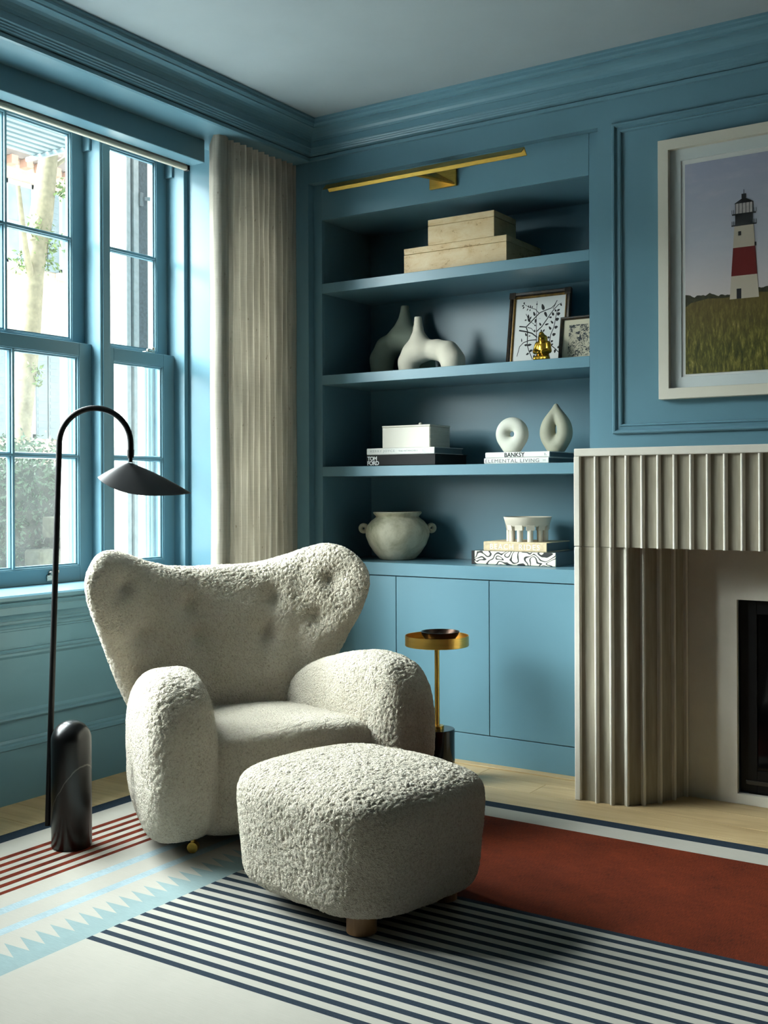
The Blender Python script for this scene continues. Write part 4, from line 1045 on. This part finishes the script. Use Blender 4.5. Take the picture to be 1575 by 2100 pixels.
for u in (-.315, .315):
    c0 = O + cw * u + cf * (-.105); bm = NB()
    lathe(bm, [(0, .034), (.008, .034), (.008, .075), (0, .075)], c0, 12)
    t_ = (cw * .8 + cf * .6); n_ = Vector((-t_.y, t_.x, 0)); rr_ = .0165
    A_, B_ = [], []
    for k in range(20):
        q = c0 + UP * (.0082 + rr_) + (t_ * cos(2 * pi * k / 20) + UP * sin(2 * pi * k / 20)) * rr_; A_.append(bm.verts.new(q - n_ * .011)); B_.append(bm.verts.new(q + n_ * .011))
    for k in range(20): bm.faces.new((A_[k], A_[(k + 1) % 20], B_[(k + 1) % 20], B_[k]))
    bm.faces.new(A_); bm.faces.new(B_[::-1])
    obj('caster', bm, M_BRASS, chair, smooth=40)
for u in (-.26, .26):
    c0 = O + cw * u + cf * (-.66); bm = NB(); lathe(bm, [(0, .0085), (.016, .0085), (.022, .20), (0, .20)], c0, 20); obj('leg', bm, M_LEG, chair, smooth=40)

# ================================================================== FOOTSTOOL
SA = Vector((.978, -.208, 0)); SB = Vector((.208, .978, 0)); SC = Vector((1.570, -1.490, 0))
st = empty('footstool', SC + UP * .008, 'cream sheepskin footstool on short oak legs in front of the armchair', 'footstool')
SAn, SBn, SCn = np.array(SA[:]), np.array(SB[:]), np.array(SC[:])
def Fst(U, V, Z):
    k = 1 - .06 * np.clip((.30 - Z) / .25, 0, 1) ** 1.2
    a, b_ = .302 * k, .270 * k
    e = ((np.abs(U) / a) ** 3.7 + (np.abs(V) / b_) ** 3.7) ** (1 / 3.7)
    zt = .352 + .036 * (1 - np.clip(e, 0, 1) ** 2); zb = .047
    zc2, hz2 = (zt + zb) / 2, (zt - zb) / 2
    return ((np.abs(Z - zc2) / hz2) ** 8 + e ** 8) - 1
def nap(P): return np.where(P[:, 2] > .33, .55, 1.0)
frame_flip = False
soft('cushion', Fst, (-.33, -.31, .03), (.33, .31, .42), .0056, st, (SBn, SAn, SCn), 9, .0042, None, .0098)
for a, b_ in ((.172, -.158), (.165, .150), (-.10, -.07), (-.15, .14)):
    c0 = SC + SA * a + SB * b_; bm = NB(); lathe(bm, [(0, .0085), (.037, .0085), (.0385, .010), (.0385, .085), (0, .085)], c0, 32); obj('leg', bm, M_LEG, st, smooth=40)

# ================================================================== RUG
mats = [R_CREAM, R_NAVY, R_RED, R_RUST, R_SKY, R_TEAL]
CRM, NVY, RED, RST, SKY, TEA = range(6)
ZR = .008; bm = NB()
def rq(P, mi):
    f = bm.faces.new([bm.verts.new((x, y, ZR)) for x, y in P]); f.material_index = mi
def rr4(x0, x1, y0, y1, mi): rq([(x0, y0), (x1, y0), (x1, y1), (x0, y1)], mi)
xa, xb, yn, ys = .301, 3.95, -.486, -3.05
rr4(xa, .366, ys, yn, NVY); rr4(.366, xb, -.543, yn, NVY); rr4(.366, xb, -.645, -.543, CRM)
cols = [(.366, CRM)]
for a, b_ in ((.4795, .504), (.528, .5515), (.576, .5985), (.6225, .6465), (.670, .693), (.7185, .738)): cols += [(a, RED), (b_, CRM)]
cols += [(.8175, SKY), (.856, CRM), (.9335, SKY), (.968, CRM), (1.013, None), (1.102, TEA), (1.159, None)]
for (a, m), (b_, _) in zip(cols, cols[1:]):
    if m is not None: rr4(a, b_, ys, -.645, m)
pz = .0464; yk = -2.206 - 18 * pz
rr4(1.013, 1.102, ys, yk, CRM)
while yk < -.645 - pz:
    rq([(1.013, yk), (1.102, yk), (1.013, yk + .042)], CRM); rq([(1.102, yk), (1.102, yk + pz), (1.013, yk + .042)], TEA); rq([(1.013, yk + .042), (1.102, yk + pz), (1.013, yk + pz)], CRM); yk += pz
rr4(1.013, 1.102, yk, -.645, CRM)
rr4(1.159, xb, -1.342, -.645, RST)
y = -1.342
for i in range(17):
    rr4(1.159, xb, y - .0205, y, NVY)
    if i < 16: rr4(1.159, xb, y - .045, y - .0205, CRM)
    y -= .045
y += .0245
rr4(1.159, xb, ys, y, CRM)
n0 = len(bm.faces)
for q in ([(xa, ys), (xb, ys)], [(xb, ys), (xb, yn)], [(xb, yn), (xa, yn)], [(xa, yn), (xa, ys)]):
    (x0, y0), (x1, y1) = q; f = bm.faces.new([bm.verts.new(p) for p in ((x0, y0, .0006), (x1, y1, .0006), (x1, y1, ZR), (x0, y0, ZR))]); f.material_index = NVY
f = bm.faces.new([bm.verts.new(p) for p in ((xa, ys, .0006), (xa, yn, .0006), (xb, yn, .0006), (xb, ys, .0006))]); f.material_index = CRM
rug = obj('rug', bm, mats, None, recalc=False)
tag(rug, 'flat-woven cream rug with navy, rust and teal stripes under the armchair', 'rug')

# ================================================================== OUTSIDE THE WINDOW
M_CONC = simple('pale pavement', (232, 230, 226), .9, var=.08)
tag(bx('ground', -14, -.42, -14, 26, -.40, -.30, M_CONC, None, 0), kind='structure')
def m_brick():
    t = NT('sunlit pale brick', Roughness=.9); b = t.n('ShaderNodeTexBrick', Scale=1.0)
    b.inputs['Color1'].default_value = lin((206, 172, 148)); b.inputs['Color2'].default_value = lin((220, 192, 168)); b.inputs['Mortar'].default_value = lin((206, 196, 184))
    b.inputs['Brick Width'].default_value = .21; b.inputs['Row Height'].default_value = .07; b.inputs['Mortar Size'].default_value = .008
    t.l(t.co((1, 1, 1), (0, -pi / 2, -pi / 2)), b.inputs['Vector'])
    t.base(b.outputs['Color']); return t.m
M_BRICK = m_brick()
M_EXTW = simple('outside white woodwork', (206, 212, 216), .5)
M_EXTB = simple('slate shutter', (120, 134, 138), .6)
M_EXTG = simple('sky-lit pane', (150, 168, 180), .15, var=.2, nscale=1.2)
M_BSTONE = simple('pale brownstone', (226, 216, 200), .85, var=.08)
fa = empty('row_house', (-13.2, 9.5, -.30), 'pale brick row house across the street seen through the window', 'house')
bx('brick_wall', -13.6, -13.0, 1.0, 20, -.30, 7.02, M_BRICK, fa, 0)
bm = NB(); box(bm, -13.1, -12.72, 1.0, 20, 7.20, 7.36, .02); box(bm, -13.1, -12.90, 1.0, 20, 7.02, 7.20, .01); obj('cornice', bm, simple('taupe cornice', (150, 138, 130), .7), fa)
for i in range(34): bx('bracket', -13.0, -12.80, 4.2 + i * .32, 4.34 + i * .32, 6.86, 7.02, simple('terracotta bracket', (190, 150, 130), .8) if i == 0 else bpy.data.materials['terracotta bracket'], fa, .01)
for j, (za, zb) in enumerate(((5.12, 6.62), (2.05, 3.66))):
    for i in range(8):
        ya = 5.05 + i * 1.2
        bm = NB(); box(bm, -13.02, -12.96, ya, ya + .07, za, zb); box(bm, -13.02, -12.96, ya + .58, ya + .65, za, zb); box(bm, -13.02, -12.96, ya, ya + .65, zb - .08, zb); box(bm, -13.02, -12.96, ya, ya + .65, za, za + .08)
        box(bm, -13.01, -12.965, ya + .07, ya + .58, (za + zb) / 2 - .03, (za + zb) / 2 + .03); box(bm, -13.01, -12.97, ya + .31, ya + .34, za + .08, zb - .08)
        f = obj('window', bm, M_EXTW, fa)
        bx('pane', -13.01, -12.985, ya + .07, ya + .58, za + .08, zb - .08, M_EXTG, f, 0)
        bx('sill', -13.0, -12.86, ya - .06, ya + .71, za - .12, za, M_BSTONE, fa, .005)
        for s in (-.27, .65):
            bm = NB(); box(bm, -13.0, -12.95, ya + s + .01, ya + s + .26, za, zb, .004)
            for q in range(12): box(bm, -12.955, -12.942, ya + s + .04, ya + s + .23, za + .08 + q * (zb - za - .16) / 12, za + .08 + (q + .6) * (zb - za - .16) / 12)
            obj('shutter', bm, M_EXTB, fa)
# street tree
M_BARK = m_stone('pale lichen bark', (126, 120, 98), .95, .8, .35, 14)
KT = 1.193
def ft(p): return (-6.0 + (p[0] + 4.5), -3.952 + (p[1] + 3.952) * KT, 1.11 + (p[2] - 1.11) * KT)
tr = empty('street_tree', (-6.0, 3.4, -.30), 'slanting pale-barked street tree outside the window', 'tree')
tp = [ft((-4.5, 2.24, -.08)), ft((-4.5, 2.20, .6)), ft((-4.5, 2.235, 1.65)), ft((-4.5, 2.32, 2.43)), ft((-4.5, 2.37, 2.98)), ft((-4.5, 2.46, 3.5)), ft((-4.5, 2.55, 4.1)), ft((-4.55, 2.62, 5.2)), ft((-4.6, 2.6, 6.8))]
bm = NB(); tube(bm, tp, [r * KT for r in (.14, .10, .088, .098, .090, .100, .078, .07, .05)], 14); obj('trunk', bm, M_BARK, tr, smooth=60)
for P, r_ in (([(-4.5, 2.36, 2.9), (-4.3, 2.15, 3.15), (-4.1, 1.95, 3.6)], .035), ([(-4.5, 2.52, 3.9), (-4.6, 2.8, 4.1), (-4.7, 3.0, 4.5)], .025), ([(-4.55, 2.6, 5.0), (-4.3, 2.2, 5.6), (-4.1, 1.9, 6.4)], .04)):
    bm = NB(); tube(bm, [ft(p) for p in P], [r_ * KT, r_ * .8 * KT, r_ * .5 * KT], 10); obj('branch', bm, M_BARK, tr, smooth=60)
M_LEAF = simple('fresh green leaf', (96, 118, 66), .7, var=.35, nscale=40)
def leaves(name, n, gen, mat, parent, size, seed):
    rg = np.random.RandomState(seed); c = gen(rg, n); a = rg.normal(size=(n, 3)); a /= np.linalg.norm(a, axis=1)[:, None]; b_ = np.cross(a, rg.normal(size=(n, 3))); b_ /= np.linalg.norm(b_, axis=1)[:, None]
    s = size * rg.uniform(.6, 1.3, (n, 1)); P = np.concatenate([c - a * s, c + b_ * s * .4, c + a * s, c - b_ * s * .4], 0); i = np.arange(n); Q = np.stack([i, i + n, i + 2 * n, i + 3 * n], 1)
    o = mesh_obj(name, np_mesh(name, P.astype('f'), Q), mat, parent); o['kind'] = 'stuff'; return o
def tuft(rg, n):
    cs = np.array([ft(p) for p in ((-4.45, 2.66, 3.75), (-4.45, 2.2, 3.05), (-4.42, 2.36, 3.35), (-4.42, 2.47, 3.1), (-4.42, 2.32, 2.1), (-4.40, 2.50, 3.28))]); return cs[rg.randint(0, len(cs), n)] + rg.normal(size=(n, 3)) * (.03, .065, .07)
leaves('leaf_tufts', 420, tuft, M_LEAF, tr, .032, 1)
# hedge in a dark planter
hd = empty('hedge', (-5.05, .9, -.30), 'clipped green hedge in a dark planter outside the lower panes', 'hedge')
M_HEDGE = simple('hedge leaf', (44, 74, 50), .6, var=.35, nscale=30)
bx('core', -5.35, -4.85, -1.6, 3.0, .38, 1.34, simple('hedge shade', (26, 42, 30), .9), hd, .05)
leaves('foliage', 42000, lambda rg, n: np.stack([-5.10 + rg.uniform(-1, 1, n) * .36, .72 + rg.uniform(-1, 1, n) * 2.4, .36 + 1.16 * rg.uniform(0, 1, n) ** .8 + rg.normal(size=n) * .06], 1), M_HEDGE, hd, .028, 2)
bx('planter', -5.45, -4.70, -1.8, 3.2, -.30, .40, simple('charcoal planter', (44, 52, 56), .6), hd, .01)
bm = NB(); box(bm, -4.62, -4.38, 2.35, 3.05, -.30, .60, .02); box(bm, -4.60, -4.42, 2.62, 3.0, .59, .70); box(bm, -4.62, -4.38, 2.55, 3.05, .695, .88, .01); tag(obj('stone_trough', bm, simple('mossy stone', (66, 70, 56), .95, var=.3, nscale=20), None), 'low mossy stone trough in front of the hedge', 'planter')
# neighbouring entrance pier, pipes and bracket right outside the narrow window
bx_ = bx('stone_pier', -1.6, -1.0, .262, 1.2, -.30, 3.0, M_BSTONE, None, .006); tag(bx_, 'cream stone pier of the neighbouring entrance outside the narrow window', 'pillar')
M_DRK = simple('speckled dark paint', (58, 64, 66), .7, var=.3, nscale=60); M_GRYP = simple('weathered grey paint', (140, 140, 136), .7, var=.1, nscale=30)
dn = empty('pilaster', (-1.0, .17, -.30), 'weathered grey wooden pilaster with a dark groove beside the stone pier', 'pillar')
bx('strip', -1.05, -.98, .100, .132, -.30, 2.86, M_GRYP, dn, .003); bx('strip', -1.05, -.98, .154, .190, -.30, 2.86, M_GRYP, dn, .003)
bx('groove', -1.05, -1.0, .132, .154, -.30, 2.86, M_DRK, dn, 0); bx('dark_strip', -1.05, -.985, .190, .258, -.30, 2.86, M_DRK, dn, .003)
bm = NB(); box(bm, -.98, -.965, .188, .210, 2.60, 2.67, .003); tube(bm, [(-.96, .21, 2.64), (-.92, .27, 2.645), (-.90, .31, 2.655)], .007, 8); tube(bm, [(-.96, .21, 2.635), (-.92, .27, 2.635), (-.90, .30, 2.62), (-.90, .305, 2.57)], .006, 8)
obj('iron_hook', bm, simple('grey ironwork', (86, 90, 90), .6), dn, smooth=50)
# fire escape landing overhead
fe = empty('fire_escape', (-1.75, -.8, 3.06), 'grey slatted fire-escape landing above the window outside', 'fire escape')
M_FE = simple('blue grey ironwork', (96, 112, 116), .6)
for i in range(8): bx('slat', -1.50 - i * .066, -1.535 - i * .066, -2.6, .36 + .004 * i, 3.07, 3.09, M_FE, fe, .002)
for yb in (-1.6, -.6, .33): bx('bearer', -2.06, -1.48, yb, yb + .02, 3.045, 3.07, M_FE, fe, .003)
bx('edge_rail', -1.49, -1.47, -2.6, .38, 3.05, 3.10, M_FE, fe, .003)
print('verts', sum(len(m.vertices) for m in bpy.data.meshes), 'tris', sum(sum(len(p.vertices) - 2 for p in o.data.polygons) for o in S.objects if o.type == 'MESH' and len(o.data.polygons) < 20000) )
